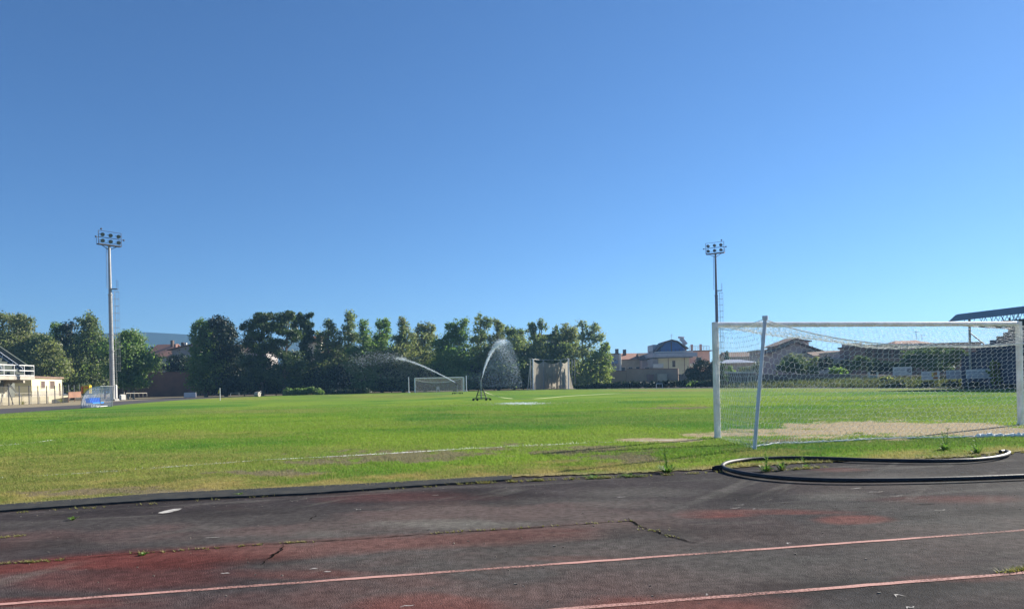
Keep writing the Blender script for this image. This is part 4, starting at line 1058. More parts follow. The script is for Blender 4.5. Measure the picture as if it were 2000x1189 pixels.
# ---------------------------------------------------------------- buildings
def house(name, lab, x0, x1, ytop, d, wall, roof, kind='flat', rise=1.5, depth=8, rot=0.0, wins=(), over=.4, parts=(), zb=0.0, group=None, cat='house', ov_roof=None, Wd=None, at=None):
    """facade between photo columns x0..x1 at distance d, eaves at row ytop; rot turns it about its base centre"""
    a, b_ = P3(x0, ytop, d), P3(x1, ytop, d); W_ = Wd or (b_.x-a.x)/max(.3, math.cos(rot)); H_ = (a.z+b_.z)/2
    c = Vector(((a.x+b_.x)/2, d, zb)) if at is None else Vector(at); t = thing(name, lab, cat, c, group)
    T = Matrix.Translation(c) @ Matrix.Rotation(rot, 4, 'Z'); H_ -= zb; hw = W_/2
    m = MB(T).bb((-hw, 0, -.2), (hw, depth, H_)); m.build('wall', M[wall], t)
    o = over
    if kind == 'flat':
        m = MB(T).bb((-hw-o*.5, -o*.5, H_+.003), (hw+o*.5, depth+o*.5, H_+.28)); m.build('roof', M[roof], t)
    elif kind == 'gable_side':          # ridge parallel to facade
        m = MB(T); th = .18
        m.add([(-hw-o,-o,H_-.12),(hw+o,-o,H_-.12),(hw+o,depth/2,H_+rise),(-hw-o,depth/2,H_+rise),(-hw-o,-o,H_-.12+th),(hw+o,-o,H_-.12+th),(hw+o,depth/2,H_+rise+th),(-hw-o,depth/2,H_+rise+th),(-hw-o,depth+o,H_-.12),(hw+o,depth+o,H_-.12),(hw+o,depth+o,H_-.12+th),(-hw-o,depth+o,H_-.12+th)],
              [(0,3,2,1),(4,5,6,7),(0,1,5,4),(0,4,7,3),(1,2,6,5),(3,8,9,2),(7,6,10,11),(8,11,10,9),(3,7,11,8),(2,9,10,6)])
        m.build('roof', M[roof], t)
        MB(T).add([(-hw,0,H_),(-hw,depth,H_),(-hw,depth/2,H_+rise),(-hw+.2,0,H_),(-hw+.2,depth,H_),(-hw+.2,depth/2,H_+rise),(hw,0,H_),(hw,depth,H_),(hw,depth/2,H_+rise),(hw-.2,0,H_),(hw-.2,depth,H_),(hw-.2,depth/2,H_+rise)], [(0,2,1),(3,4,5),(6,7,8),(9,11,10)]).build('gable_wall', M[wall], t)
    elif kind == 'gable_front':         # gable faces the camera
        m = MB(T); th = .2
        m.add([(-hw-o,-o,H_-.15),(0,-o,H_+rise),(hw+o,-o,H_-.15),(hw+o,-o,H_-.15+th),(0,-o,H_+rise+th),(-hw-o,-o,H_-.15+th),(-hw-o,depth,H_-.15),(0,depth,H_+rise),(hw+o,depth,H_-.15),(hw+o,depth,H_-.15+th),(0,depth,H_+rise+th),(-hw-o,depth,H_-.15+th)],
              [(0,1,4,5),(1,2,3,4),(5,4,10,11),(4,3,9,10),(0,6,7,1),(1,7,8,2),(0,5,11,6),(2,8,9,3),(6,11,10,7),(7,10,9,8)])
        m.build('roof', M[roof], t)
        MB(T).add([(-hw,.004,H_),(hw,.004,H_),(0,.004,H_+rise-.05)], [(0,1,2)]).build('gable_wall', M[ov_roof or wall], t)
    elif kind in ('mono_l', 'mono_r'):  # single slope, high end left/right
        s = 1 if kind == 'mono_r' else -1; zl, zr_ = (H_-.1, H_+rise) if s > 0 else (H_+rise, H_-.1); th = .2
        m = MB(T).add([(-hw-o,-o,zl),(hw+o,-o,zr_),(hw+o,depth+o,zr_),(-hw-o,depth+o,zl),(-hw-o,-o,zl+th),(hw+o,-o,zr_+th),(hw+o,depth+o,zr_+th),(-hw-o,depth+o,zl+th)], [(0,3,2,1),(4,5,6,7),(0,1,5,4),(1,2,6,5),(2,3,7,6),(3,0,4,7)]); m.build('roof', M[roof], t)
        MB(T).add([(-hw,.004,H_-.02),(hw,.004,H_-.02),(hw,.004,zr_) if s > 0 else (-hw,.004,zl)], [(0,1,2)]).build('gable_wall', M[wall], t)
    elif kind == 'hip':
        m = MB(T).add([(-hw-o,-o,H_),(hw+o,-o,H_),(hw+o,depth+o,H_),(-hw-o,depth+o,H_),(-hw*.45,depth/2,H_+rise),(hw*.45,depth/2,H_+rise)], [(0,1,5,4),(1,2,5),(2,3,4,5),(3,0,4),(0,3,2,1)]); m.build('roof', M[roof], t)
    for (fx, fz, ww, wh, *mm) in wins:
        cx, cz = (fx-.5)*W_, fz*H_
        f_ = MB(T); 
        for (lo, hi) in (((cx-ww/2-.09,-.07,cz-wh/2-.09),(cx-ww/2,-.003,cz+wh/2+.09)), ((cx+ww/2,-.07,cz-wh/2-.09),(cx+ww/2+.09,-.003,cz+wh/2+.09)), ((cx-ww/2,-.07,cz+wh/2),(cx+ww/2,-.003,cz+wh/2+.09)), ((cx-ww/2,-.10,cz-wh/2-.09),(cx+ww/2,-.003,cz-wh/2))): f_.bb(lo, hi)
        wf = f_.build('window', M[mm[1] if len(mm) > 1 else 'white_wall'], t)
        MB(T).bb((cx-ww/2, -.045, cz-wh/2), (cx+ww/2, -.004, cz+wh/2)).build('pane' if not mm else 'shutter', M[mm[0] if mm else 'window_dark'], wf)
    for (pn, pm, lo, hi) in parts:      # extra boxes in facade units: x 0..1, y metres, z metres from base
        MB(T).bb(((lo[0]-.5)*W_, lo[1], lo[2]), ((hi[0]-.5)*W_, hi[1], hi[2])).build(pn, M[pm], t)
    return t, T, W_, H_
def balcony(t, T, x0, x1, z, dep, m1, m2):
    o = MB(T).bb((x0, -dep, z-.18), (x1, -.003, z)).build('balcony', M[m1], t)
    MB(T).bb((x0, -dep, z+.003), (x1, -dep+.1, z+.95)).build('parapet', M[m2], o)

# yellow hut beside the stand
t, T, W_, H_ = house('yellow_hut', 'low yellow plastered hut with brown shutters beside the left grandstand', 62, 121.5, 737, 112, 'yellow_wall', 'roof_brown', 'flat', depth=4, rot=math.atan2(.98,-.2), over=.5, Wd=11.7, at=(w(62,760,113).x-1.17, 113+5.73, 0),
    wins=((.34,.73,1.5,1.15,'shutter'), (.65,.72,1.9,1.3,'shutter')), parts=(('door', 'shutter', (.885,-.05,0), (.94,-.004,3.0)), ('plinth', 'concrete', (-.002,-.04,-.1), (1.002,-.003,1.75))), cat='hut')
# houses behind the reddish wall at the left
t, T, W_, H_ = house('white_house', 'white house with a terracotta roof between the trees at the left', 312, 336, 697, 190, 'white_wall', 'roof_tile', 'gable_side', rise=2.6, depth=11, rot=-.35, over=.8, wins=((.35,.72,1.2,1.4), (.7,.72,.9,1.5), (.3,.38,1.2,1.2)))
MB(T).bb((-2.2, 4.9, H_+2.2), (-1.5, 5.6, H_+3.6)).build('chimney', M['brick_red'], t)
t, T, W_, H_ = house('tiled_house', 'grey walled house with a broad terracotta roof left of the white house', 283, 316, 699, 200, 'grey_wall', 'roof_tile', 'gable_side', rise=3.8, depth=12, rot=-.2, over=1.0, wins=((.5,.6,1.2,1.4),))
MB(T).bb((2.0, 4.5, H_+3.0), (2.7, 5.2, H_+4.9)).build('chimney', M['shutter'], t)
t, T, W_, H_ = house('grey_house', 'grey gabled house half hidden by the dark tree at the left', 336, 383, 683, 185, 'grey_wall', 'roof_brown', 'mono_r', rise=1.6, depth=10, over=.9, wins=((.86,.90,1.0,.9,'orange_paint'), (.25,.6,1.0,1.3)))
MB(T).bb((-1.6, 2, H_+.3), (-1.0, 2.6, H_+2.0)).build('chimney', M['shutter'], t); MB(T).bb((-.85, 2.1, H_+.4), (-.3, 2.5, H_+1.9)).build('flue_pipe', M['white_wall'], t)
# houses glimpsed behind the centre trees
t, T, W_, H_ = house('cream_house', 'cream house with a brown roof glimpsed right of the pines', 596, 626, 668, 178, 'cream_wall', 'roof_tile', 'gable_side', rise=1.6, depth=9, rot=.2, over=.7, wins=((.3,.78,1.1,1.3), (.68,.78,1.1,1.3), (.3,.45,1.1,1.3)))
t, T, W_, H_ = house('pale_house', 'pale low house showing through the eucalyptus trunks', 632, 712, 691, 182, 'cream_wall', 'roof_brown', 'gable_side', rise=1.4, depth=9, over=.6, wins=((.2,.6,1.2,1.3), (.5,.6,1.2,1.3), (.8,.6,1.2,1.3)))
t, T, W_, H_ = house('pale_house', 'grey-white house showing through gaps in the pine crowns', 440, 520, 688, 182, 'grey_wall', 'roof_brown', 'gable_side', rise=2.0, depth=9, over=.6, wins=((.2,.6,1.2,1.3), (.7,.6,1.2,1.3)))
t, T, W_, H_ = house('flat_roofed_block', 'flat roofed block rising behind the trees above the throwing cage', 1043, 1108, 655, 215, 'concrete_dark', 'roof_brown', 'flat', depth=14, over=1.2, cat='apartment block', wins=tuple((fx, fz, 1.3, 1.5) for fx in (.2,.5,.8) for fz in (.55,.82)))
# row of houses right of the trees
t, T, W_, H_ = house('brown_house', 'dark house with a flat brown roof and white flue right of the trees', 1176, 1209, 692, 205, 'grey_wall', 'roof_brown', 'flat', depth=10, wins=((.3,.75,1.3,1.4), (.7,.75,1.3,1.4)), parts=(('balcony', 'blue_panel', (.3,-1.2,6.0), (.9,-.004,6.9)),))
MB(T).tube([(W_/2+.25,-.4,2.5), (W_/2+.25,-.4,H_+.2)], .28, 8).build('flue_pipe', M['white_wall'], t)
t, T, W_, H_ = house('tiled_house', 'long low tiled house left of the yellow apartment house, with two dark chimneys', 1206, 1256, 702, 212, 'beige_wall', 'roof_tile', 'gable_side', rise=1.8, depth=10, rot=.15, over=.8, wins=((.2,.6,1.2,1.5), (.5,.6,1.2,1.5), (.8,.6,1.2,1.5)))
for s in (-2.9, -.6): MB(T).bb((W_*.0+s-.4, 3, H_+.6), (s+.4, 3.8, H_+3.0+.4*s*-.2)).build('chimney', M['shutter'], t)
t, T, W_, H_ = house('mauve_house', 'mauve walled house with a tiled roof tucked against the yellow apartment house', 1254, 1282, 703, 208, 'mauve_wall', 'roof_brown', 'gable_side', rise=2.0, depth=9, over=.6, wins=((.32,.55,1.2,2.0), (.75,.5,1.6,1.6)))
t, T, W_, H_ = house('apartment_house', 'yellow apartment house with a blue gable and flat balcony band, tallest on the right', 1285.5, 1346, 699, 200, 'yellow_wall', 'blue_panel', 'flat', depth=14, over=1.6, cat='apartment house',
    wins=((.50,.78,.8,1.7,'shutter','yellow_wall'), (.50,.42,.8,1.5,'shutter','yellow_wall')), parts=(('drain_pipe', 'brick_red', (.315,-.12,0), (.33,-.004,9.0)), ('drain_pipe', 'brick_red', (.835,-.12,0), (.85,-.004,9.0)), ('cornice', 'white_wall', (-.12,-1.2,8.55), (1.10,-.004,8.85))))
MB(T).bb((-W_/2-1.8, -1.9, H_+.29), (W_/2+1.8, 14, H_+1.35)).build('terrace_parapet', M['roof_grey'], t)
gx0, gx1 = -W_/2+.2, W_/2-1.0; gm = (gx0+gx1)/2-.1; gz = H_+1.36
MB(T).add([(gx0,.3,gz),(gx1,.3,gz),(gx1,.3,gz+1.0),(gm+1.6,.3,gz+2.85),(gm,.3,gz+3.25),(gm-1.6,.3,gz+2.75),(gx0,.3,gz+.7),
           (gx0,9,gz),(gx1,9,gz),(gx1,9,gz+1.0),(gm+1.6,9,gz+2.85),(gm,9,gz+3.25),(gm-1.6,9,gz+2.75),(gx0,9,gz+.7)], [tuple(range(7)), tuple(range(13,6,-1))]+[(i, i+7, (i+1) % 7+7, (i+1) % 7) for i in range(7)]).build('gable', M['blue_gable'], t)
rf = MB(T)
pr = [(gx0-.9,gz+.45),(gm-1.6,gz+2.85),(gm,gz+3.35),(gm+1.6,gz+2.95),(gx1+.8,gz+.95)]
for (xa, za), (xb, zb_) in zip(pr, pr[1:]):
    rf.add([(xa,-.5,za),(xb,-.5,zb_),(xb,-.5,zb_+.32),(xa,-.5,za+.32),(xa,9.5,za),(xb,9.5,zb_),(xb,9.5,zb_+.32),(xa,9.5,za+.32)], [(0,1,2,3),(3,2,6,7),(0,4,5,1),(4,7,6,5)])
rf.build('gable_roof', M['shutter'], t)
m = MB(T)
for k in range(7): x = gx0+(gx1-gx0)*(k+.5)/7; m.bb((x-.05,.2,gz+.2),(x+.05,.29,gz+1.1))
m.bb((gm-.12,.2,gz),(gm+.12,.29,gz+3.0)); m.build('gable_mullion', M['shutter'], t)
MB(T).bb((-W_/2-.6, 4, H_+1.36), (gx0+3.0, 12, H_+3.9)).build('attic_block', M['roof_grey'], t)
MB(T).add([(gx1-1.8,3,H_+1.4),(gx1+1.4,3,H_+1.4),(gx1+1.4,12,H_+1.4),(gx1-1.8,12,H_+1.4),(gx1-2.2,4,H_+3.8),(gx1+.6,4,H_+3.8),(gx1+.6,11,H_+3.8),(gx1-2.2,11,H_+3.8)], [(0,1,5,4),(1,2,6,5),(2,3,7,6),(3,0,4,7),(4,5,6,7)]).build('tiled_roof', M['roof_tile'], t)
m = MB(T).tube([(gm,-.2,gz+3.2),(gm,-.2,gz+5.2)], .05, 5); m.tube([(gm-.5,-.2,gz+4.7),(gm+.5,-.2,gz+4.7)], .03, 4); m.build('aerial', M['steel_grey'], t)
m = MB(T).tube([(gm+2.3,2,gz+4.3),(gm+3.9,2,gz+4.15)], .30, 10); m.beam((gm+2.9,1.6,gz+4.0), (gm+4.2,1.0,gz+2.2), 1.1, .10, up=(0,1,.3)); m.tube([(gm+2.6,2.2,gz+1.4),(gm+2.8,2,gz+4.2)], .06, 5); m.tube([(gm+3.7,2.2,gz+1.2),(gm+3.5,2,gz+4.1)], .06, 5); m.build('solar_water_heater', M['sign_white'], t)
balcony(t, T, -W_/2-1.6, -W_/2+1.1, 4.6, 1.3, 'concrete', 'white_wall'); MB(T).bb((-W_/2-1.5,-.02,4.8),(-W_/2-.02,9,H_-.1)).build('side_wing', M['grey_wall'], t)
t, T, W_, H_ = house('pink_house', 'pink house with a roof terrace right of the yellow apartment house', 1347, 1386, 686, 215, 'pink_wall', 'roof_brown', 'flat', depth=10, over=1.4, wins=((.45,.72,1.5,1.7),))
balcony(t, T, -W_/2-.3, W_/2+1.4, H_*.52, 1.4, 'concrete', 'white_wall')
m = MB(T)
for k in range(8): m.tube([(-W_/2+W_*k/7, .2, H_+.3), (-W_/2+W_*k/7, .2, H_+1.5)], .05, 4)
m.tube([(-W_/2,.2,H_+1.5),(W_/2,.2,H_+1.5)], .06, 4); m.tube([(-W_/2,.2,H_+.9),(W_/2,.2,H_+.9)], .04, 4); m.build('terrace_railing', M['concrete'], t)
for s in (-.25, .2): MB(T).bb((W_*s-.3, 3, H_+.3), (W_*s+.3, 3.6, H_+2.2)).build('chimney', M['pink_wall'], t)
# houses seen through the near goal net
house('long_house', 'long grey house with a pale gable end behind the metal roofed shed', 1424, 1487, 697, 190, 'grey_wall', 'roof_brown', 'gable_side', rise=1.3, depth=9, over=.6, wins=((.2,.7,1.2,1.3), (.5,.7,1.2,1.3), (.85,.72,1.4,1.2,'white_wall')))
house('metal_roofed_shed', 'low shed with a light metal roof seen through the left of the goal net', 1414, 1476, 708.5, 140, 'mauve_wall', 'roof_grey', 'hip', rise=.75, depth=9, over=.9, wins=((.5,.66,1.0,1.2), (.82,.66,1.2,1.4), (.2,.66,.9,1.1)), cat='shed')
house('small_flat_house', 'small flat roofed grey house just right of the net stanchion', 1484, 1506, 685.5, 160, 'grey_wall', 'concrete', 'flat', depth=7, over=.9, wins=((.4,.75,1.0,1.1),), parts=(('antenna_mast', 'steel_dark', (.42,2,9.0), (.45,2.06,11.0)), ('dish', 'sign_white', (.38,1.9,10.4), (.52,2.0,11.0))))
t, T, W_, H_ = house('big_house', 'big stepped roof house at the middle of the goal net, tallest in view through it', 1510, 1600, 688, 150, 'mauve_wall', 'roof_brown', 'gable_front', rise=1.9, depth=10, over=1.0, wins=((.30,.62,1.0,1.4), (.55,.62,2.6,1.3,'yellow_wall'), (.72,.66,1.0,1.3)))
MB(T).add([(-W_*.33,1,H_),(W_*.30,1,H_),(W_*.30,1,H_+1.9),(W_*.09,1,H_+3.0),(-W_*.33,1,H_+1.55),(-W_*.33,8,H_),(W_*.30,8,H_),(W_*.30,8,H_+1.9),(W_*.09,8,H_+3.0),(-W_*.33,8,H_+1.55)], [(0,1,2,3,4),(9,8,7,6,5),(0,5,6,1),(1,6,7,2),(2,7,8,3),(3,8,9,4),(4,9,5,0)]).build('upper_storey', M['mauve_wall'], t)
m = MB(T)
for (xa, za, xb, zb_) in ((-W_*.42,H_+1.25,W_*.09,H_+3.02), (W_*.07,H_+2.55,W_*.36,H_+2.1)):
    m.add([(xa,.2,za),(xb,.2,zb_),(xb,.2,zb_+.2),(xa,.2,za+.2),(xa,8.6,za),(xb,8.6,zb_),(xb,8.6,zb_+.2),(xa,8.6,za+.2)], [(0,1,2,3),(3,2,6,7),(0,4,5,1),(4,7,6,5),(0,3,7,4),(1,5,6,2)])
m.build('upper_roof', M['roof_brown'], t)
for s in (-.16, -.06, .04): MB(T).bb((W_*s-.35, .93, H_+.75), (W_*s+.35, .995, H_+1.5)).build('window', M['window_dark'], t)
m = MB(T)
for k in range(13): x = -W_*.25+W_*.5*k/12; m.tube([(x,-1.0,H_*.80),(x,-1.0,H_*.80+.95)], .04, 4)
m.tube([(-W_*.25,-1.0,H_*.80+.95),(W_*.25,-1.0,H_*.80+.95)], .06, 5); m.bb((-W_*.26,-1.2,H_*.80-.2),(W_*.26,-.004,H_*.80)); m.build('balcony', M['white_wall'], t)
for s, h in ((.38,2.1), (.47,1.3)): MB(T).bb((W_*s-.25, 3, H_), (W_*s+.25, 3.5, H_+h)).build('chimney', M['brick_red'], t)
t, T, W_, H_ = house('low_house', 'low mauve house with a long sloping roof right of the big stepped house', 1592, 1672, 694, 145, 'grey_wall', 'roof_brown', 'gable_side', rise=.9, depth=8, over=.6, wins=((.25,.7,1.0,1.1), (.6,.7,1.0,1.1)))
house('lean_to', 'pale lean-to roof among the bushes in the middle of the net', 1627, 1664, 704, 118, 'grey_wall', 'roof_grey', 'mono_l', rise=.35, depth=5, over=.5, wins=((.5,.55,1.4,1.0),), cat='lean-to')
t, T, W_, H_ = house('corner_house', 'grey corner house with a square tower beside the brick building', 1641, 1688, 689, 122, 'mauve_wall', 'concrete', 'flat', depth=8, over=.3, wins=((.3,.75,.8,1.1),))
MB(T).bb((W_*.13, .5, H_+.29), (W_*.47, 5, H_+1.65)).build('tower_block', M['mauve_wall'], t); MB(T).bb((W_*.02, .2, H_*.9), (W_*.13, 2, H_+.95)).build('eaves_block', M['mauve_wall'], t)
MB(T).bb((W_*.24, .42, H_-.7), (W_*.28, .497, H_+.6)).build('window', M['window_dark'], t)
t, T, W_, H_ = house('brick_building', 'long old red brick building behind the ivy covered bank', 1686, 1910, 674, 112, 'brick_red', 'roof_brown', 'flat', depth=9, rot=-.08, over=.5, wins=tuple((fx, .80, 1.1, 1.3, 'shutter', 'brick_red') for fx in (.06,.14,.22,.30,.5,.7)), cat='building')
t, T, W_, H_ = house('tiled_house', 'wide roofed house rising just above the sagging top rope of the goal net', 1750, 1846, 676, 135, 'beige_wall', 'roof_tile', 'hip', rise=1.3, depth=10, over=.6, wins=((.3,.85,1.0,1.0), (.7,.85,1.0,1.0)))
m = MB(T)
for s, h in ((.22, 1.9), (.34, 1.2)): m.tube([(W_*s,5,H_+1.2),(W_*s,5,H_+1.2+h)], .04, 4); m.tube([(W_*s-.6,5,H_+1.0+h),(W_*s+.6,5,H_+1.0+h)], .03, 4)
m.build('aerial', M['steel_dark'], t)

# ---------------------------------------------------------------- walls
def wall(pts, hts, th, m_, lab, name='boundary_wall', cap=None):
    """pts: (photo x, distance); hts: photo row of the wall head"""
    P_ = [Vector((w(x, 750, d).x, d, 0)) for x, d in pts]; Z_ = [hz(x, y, d) for (x, d), y in zip(pts, hts)]
    t = thing(name, lab, 'wall', (P_[0]+P_[-1])/2); m = MB(); c = MB()
    for a, b_, za, zb_ in zip(P_, P_[1:], Z_, Z_[1:]):
        n = Vector((-(b_-a).y, (b_-a).x, 0)).normalized()*th
        m.add([a, b_, b_+up*zb_, a+up*za, a+n, b_+n, b_+n+up*zb_, a+n+up*za], [(0,1,2,3),(5,4,7,6),(3,2,6,7),(1,5,6,2),(4,0,3,7)])
        k = -n*.15; c.add([a+k+up*(za+.003), b_+k+up*(zb_+.003), b_+k+up*(zb_+.16), a+k+up*(za+.16), a+n*1.15+up*(za+.003), b_+n*1.15+up*(zb_+.003), b_+n*1.15+up*(zb_+.16), a+n*1.15+up*(za+.16)], [(0,1,2,3),(5,4,7,6),(3,2,6,7),(0,4,5,1),(1,5,6,2),(4,0,3,7)])
    m.build('masonry', M[m_], t); c.build('coping', M[cap or m_], t); return t
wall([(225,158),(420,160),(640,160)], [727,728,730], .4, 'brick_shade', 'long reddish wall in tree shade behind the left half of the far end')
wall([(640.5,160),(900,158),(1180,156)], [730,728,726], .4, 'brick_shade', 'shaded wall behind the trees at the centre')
wall([(1180,156),(1224,153)], [725,725], .4, 'brick_wall', 'short lower stretch of brown wall just right of the trees', cap='brick_red')
t = wall([(1224.5,153),(1325,149)], [721,721], .4, 'brick_wall', 'tall brown brick wall below the yellow apartment house', cap='brick_red')
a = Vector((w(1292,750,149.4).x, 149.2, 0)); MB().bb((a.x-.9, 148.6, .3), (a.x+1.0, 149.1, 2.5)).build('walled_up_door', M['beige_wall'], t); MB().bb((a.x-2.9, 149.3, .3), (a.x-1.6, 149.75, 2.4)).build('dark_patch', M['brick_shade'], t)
wall([(1325.5,149),(1405,132)], [732,733], .4, 'wood_panel', 'low grey brown wall half hidden by the big dark shrub')
wall([(1410,112),(1474,103)], [728.5,728.5], .3, 'wood_panel', 'grey panel wall with a pale coping left of the net stanchion', cap='white_wall')
wall([(1474.5,103),(1560,95),(1660,87)], [733,733,732.5], .3, 'wood_panel', 'long weathered panel wall seen through the middle of the net')
wall([(1660.5,87),(1760,79),(1880,69.5)], [733.5,735,733], .3, 'brick_wall', 'low brown wall carrying the sponsor boards')
t = thing('fence_gate', 'small pale gate post pair in the panel wall left of the sponsor boards', 'gate', g(1710, 744))
p0 = Vector((w(1698,740,82.5).x, 82.5, 0)); p1 = Vector((w(1714,740,81.3).x, 81.3, 0))
for q in (p0, p1): MB().bb((q.x-.08, q.y-.08, 0), (q.x+.08, q.y+.08, hz(1714, 726, 81.5))).build('gate_post', M['white_wall'], t)
MB().beam(p0+up*.8, p1+up*.8, .05, .9).build('gate_panel', M['steel_grey'], t)
# grassy bank at the foot of the right hand walls
bank = []; prof_ = [(1400,757.6,104),(1500,757.2,94),(1640,757,80.5),(1760,757,72.5),(1900,757.2,64.5),(2000,757.8,59),(2250,760,50)]
M['bank'] = mat('dry_grass_bank', (.12,.13,.05), .95, (.08,.11,.035), .9, .5, 6)
for i, (x, y, d) in enumerate(prof_):
    p = Vector((w(x, y, d).x, d, -.05)); nn = Vector((.97, .25, 0))
    bank += [p, p+nn*1.6+up*.35, p+nn*4+up*.75, p+nn*9+up*.9, p+nn*40+up*.9]
fs = []
for i in range(len(prof_)-1):
    for k in range(4): a = i*5+k; fs.append((a, a+5, a+6, a+1))
tag(mesh_obj('bank', bank, fs, M['bank']), kind='structure', label='dry grassy bank along the right side of the ground', cat='bank')

# ---------------------------------------------------------------- sponsor boards
def sign(x0, x1, y0, y1, d, lab, marks, base='sign_white', z_rot=-.5):
    c = Vector((w((x0+x1)/2, 740, d).x, d, 0)); W_ = (x1-x0)*d/F/math.cos(z_rot+.5)*1.0; zt, zb = hz((x0+x1)/2, y0, d), hz((x0+x1)/2, y1, d)
    t = thing('sponsor_board', lab, 'sign', c+up*zb, 'sponsor boards on the right hand wall'); T = Matrix.Translation(c) @ Matrix.Rotation(z_rot, 4, 'Z')
    MB(T).bb((-W_/2,-.03,zb), (W_/2,.03,zt)).build('panel', M[base], t)
    for s in (-.42, .42): MB(T).tube([(W_*s,.08,-.05),(W_*s,.08,zt)], .035, 6).build('post', M['steel_grey'], t)
    for i, (fx0, fx1, fz0, fz1, mm) in enumerate(marks):
        MB(T).bb((W_*(fx0-.5), -.04-.002*i, zb+(zt-zb)*fz0), (W_*(fx1-.5), -.031, zb+(zt-zb)*fz1)).build('lettering' if mm != 'sign_rust' else 'print', M[mm], t)
    return t
def dashes(x0, x1, z, h, n, mm, seed):
    r = random.Random(seed); out = []; x = x0
    while x < x1: l = (x1-x0)/n*(.4+r.random()*.8); out.append((x, min(x1, x+l*.7), z, z+h, mm)); x += l
    return out
M['sign_faint'] = mat('faded_ink', (.36,.37,.40), .7)
sign(1746, 1779.5, 716, 732.5, 76, 'white sponsor board with a dark emblem at its right end, leftmost of the four', dashes(.06,.62,.56,.10,6,'sign_faint',1)+dashes(.10,.55,.28,.07,7,'sign_faint',2)+[(.76,.92,.62,.72,'sign_dark'),(.76,.82,.34,.72,'sign_dark'),(.82,.94,.34,.44,'sign_dark'),(.88,.94,.40,.56,'sign_dark')])
sign(1802, 1833, 725, 741.5, 71, 'pale board with an orange brown picture on its right half', dashes(.06,.45,.60,.10,4,'sign_faint',3)+dashes(.06,.42,.30,.07,5,'sign_faint',4)+[(.56,.74,.40,.86,'yellow_paint'),(.66,.86,.48,.92,'sign_rust'),(.62,.90,.10,.34,'sign_rust')])
sign(1851, 1886, 722.5, 739.5, 67.5, 'faded grey sponsor board between the orange one and the widest one', dashes(.05,.9,.60,.12,8,'sign_faint',5)+dashes(.10,.8,.25,.08,8,'sign_faint',6), base='roof_grey')
sign(1890.5, 1933, 720.5, 738.5, 63.0, 'widest white sponsor board at the foot of the dark grandstand', dashes(.06,.94,.62,.10,9,'sign_faint',7)+dashes(.12,.85,.42,.07,9,'sign_faint',8)+dashes(.10,.6,.2,.06,6,'sign_faint',9))

# ---------------------------------------------------------------- right grandstand
e0 = Vector((w(1880, 720, 66).x, 66, 0)); pr_ = Vector((.19, -.982, 0)).normalized(); qr = Vector((.982, .19, 0)).normalized(); LEN = 34
rs = thing('grandstand', 'dark roofed grandstand cut by the right edge of the photo', 'grandstand', e0)
R = lambda q, p, z: e0+qr*q+pr_*p+up*z
zf = hz(1880, 703, 66); n = 9; tr = MB(); runq, rz_ = 6.4, 3.1
pts = [(0, -.1), (0, zf)]
for k in range(n): pts += [(runq*k/n+.02, zf+rz_*(k+.0)/n+.02), (runq*k/n+.02, zf+rz_*(k+1)/n), (runq*(k+1)/n, zf+rz_*(k+1)/n)]
pts += [(runq+.3, zf+rz_+.9), (runq+.6, zf+rz_+.9), (runq+.6, -.1)]
tr.prism([qr*a+up*z for a, z in pts], R(0,0,0), R(0,LEN,0)); tr.build('seating_tiers', M['tier_shade_navy'], rs)
m = MB().prism([qr*a+up*z for a, z in ((-.12,-.1),(-.12,zf+.05),(-.003,zf+.05),(-.003,-.1))], R(0,0,0), R(0,LEN,0)); m.build('front_wall', M['tier_shade_navy'], rs)
m = MB().bb((0,0,0),(0,0,0)); zc = hz(1860, 615, 65); zc0 = hz(1850, 624, 65)
fas = MB(); F0, F1 = Vector((w(1852,620,65.5).x, 65.5, 0)), None; off = (F0-e0).dot(qr); po_ = (F0-e0).dot(pr_)
rt0, rt1 = off, off+8.5; zz0, zz1 = zc0-.14, zc
fas.add([R(off,po_,zz0), R(off,LEN,zz0), R(off+.15,LEN,zz1), R(off+.15,po_+.7,zz1), R(off+.35,po_,zz0), R(off+.35,LEN,zz0), R(off+.35,LEN,zz1), R(off+.35,po_+.7,zz1)], [(0,3,2,1),(4,5,6,7),(3,7,6,2),(0,1,5,4),(0,4,7,3),(1,2,6,5)])
fas.build('fascia', M['blue_panel'], rs)
rf = MB()
rf.add([R(off+.36,po_+.6,zz1-.05), R(off+.36,LEN,zz1-.05), R(rt1,LEN,zz1+.15), R(rt1,po_+.6,zz1+.15), R(off+.36,po_+.6,zz1+.05), R(off+.36,LEN,zz1+.05), R(rt1,LEN,zz1+.25), R(rt1,po_+.6,zz1+.25)], [(0,1,2,3),(4,7,6,5),(0,4,5,1),(3,2,6,7),(0,3,7,4),(1,5,6,2)])
rf.build('roof_sheet', M['blue_panel'], rs)
tb = MB(); zl = zz0-.55
nb = 30
for j in range(5):
    qq = off+.5+1.7*j; zt_ = zz1-.12; zlow = zt_-.85-.10*j
    tb.tube([R(qq,po_+1,zlow), R(qq,LEN,zlow)], .045, 5)
    for k in range(nb):
        a_ = po_+1+(LEN-po_-1)*k/nb; b_ = po_+1+(LEN-po_-1)*(k+.5)/nb; c_ = po_+1+(LEN-po_-1)*(k+1)/nb
        tb.tube([R(qq,a_,zlow), R(qq,b_,zt_), R(qq,c_,zlow)], .03, 4)
for k in range(nb):
    a_ = po_+1+(LEN-po_-1)*k/nb; zq = lambda q: zz1-.12-.85-.06*(q-off)
    tb.tube([R(off+.5,a_,zq(off+.5)), R(off+7.5,a_,zq(off+7.5))], .04, 4)
    for j in range(4):
        q0, q1 = off+.5+1.7*j, off+.5+1.7*(j+1); tb.tube([R(q0,a_,zq(q0)), R(q1,a_+(LEN-po_)/nb,zq(q1))], .025, 4)
tb.build('roof_truss', M['steel_dark'], rs)
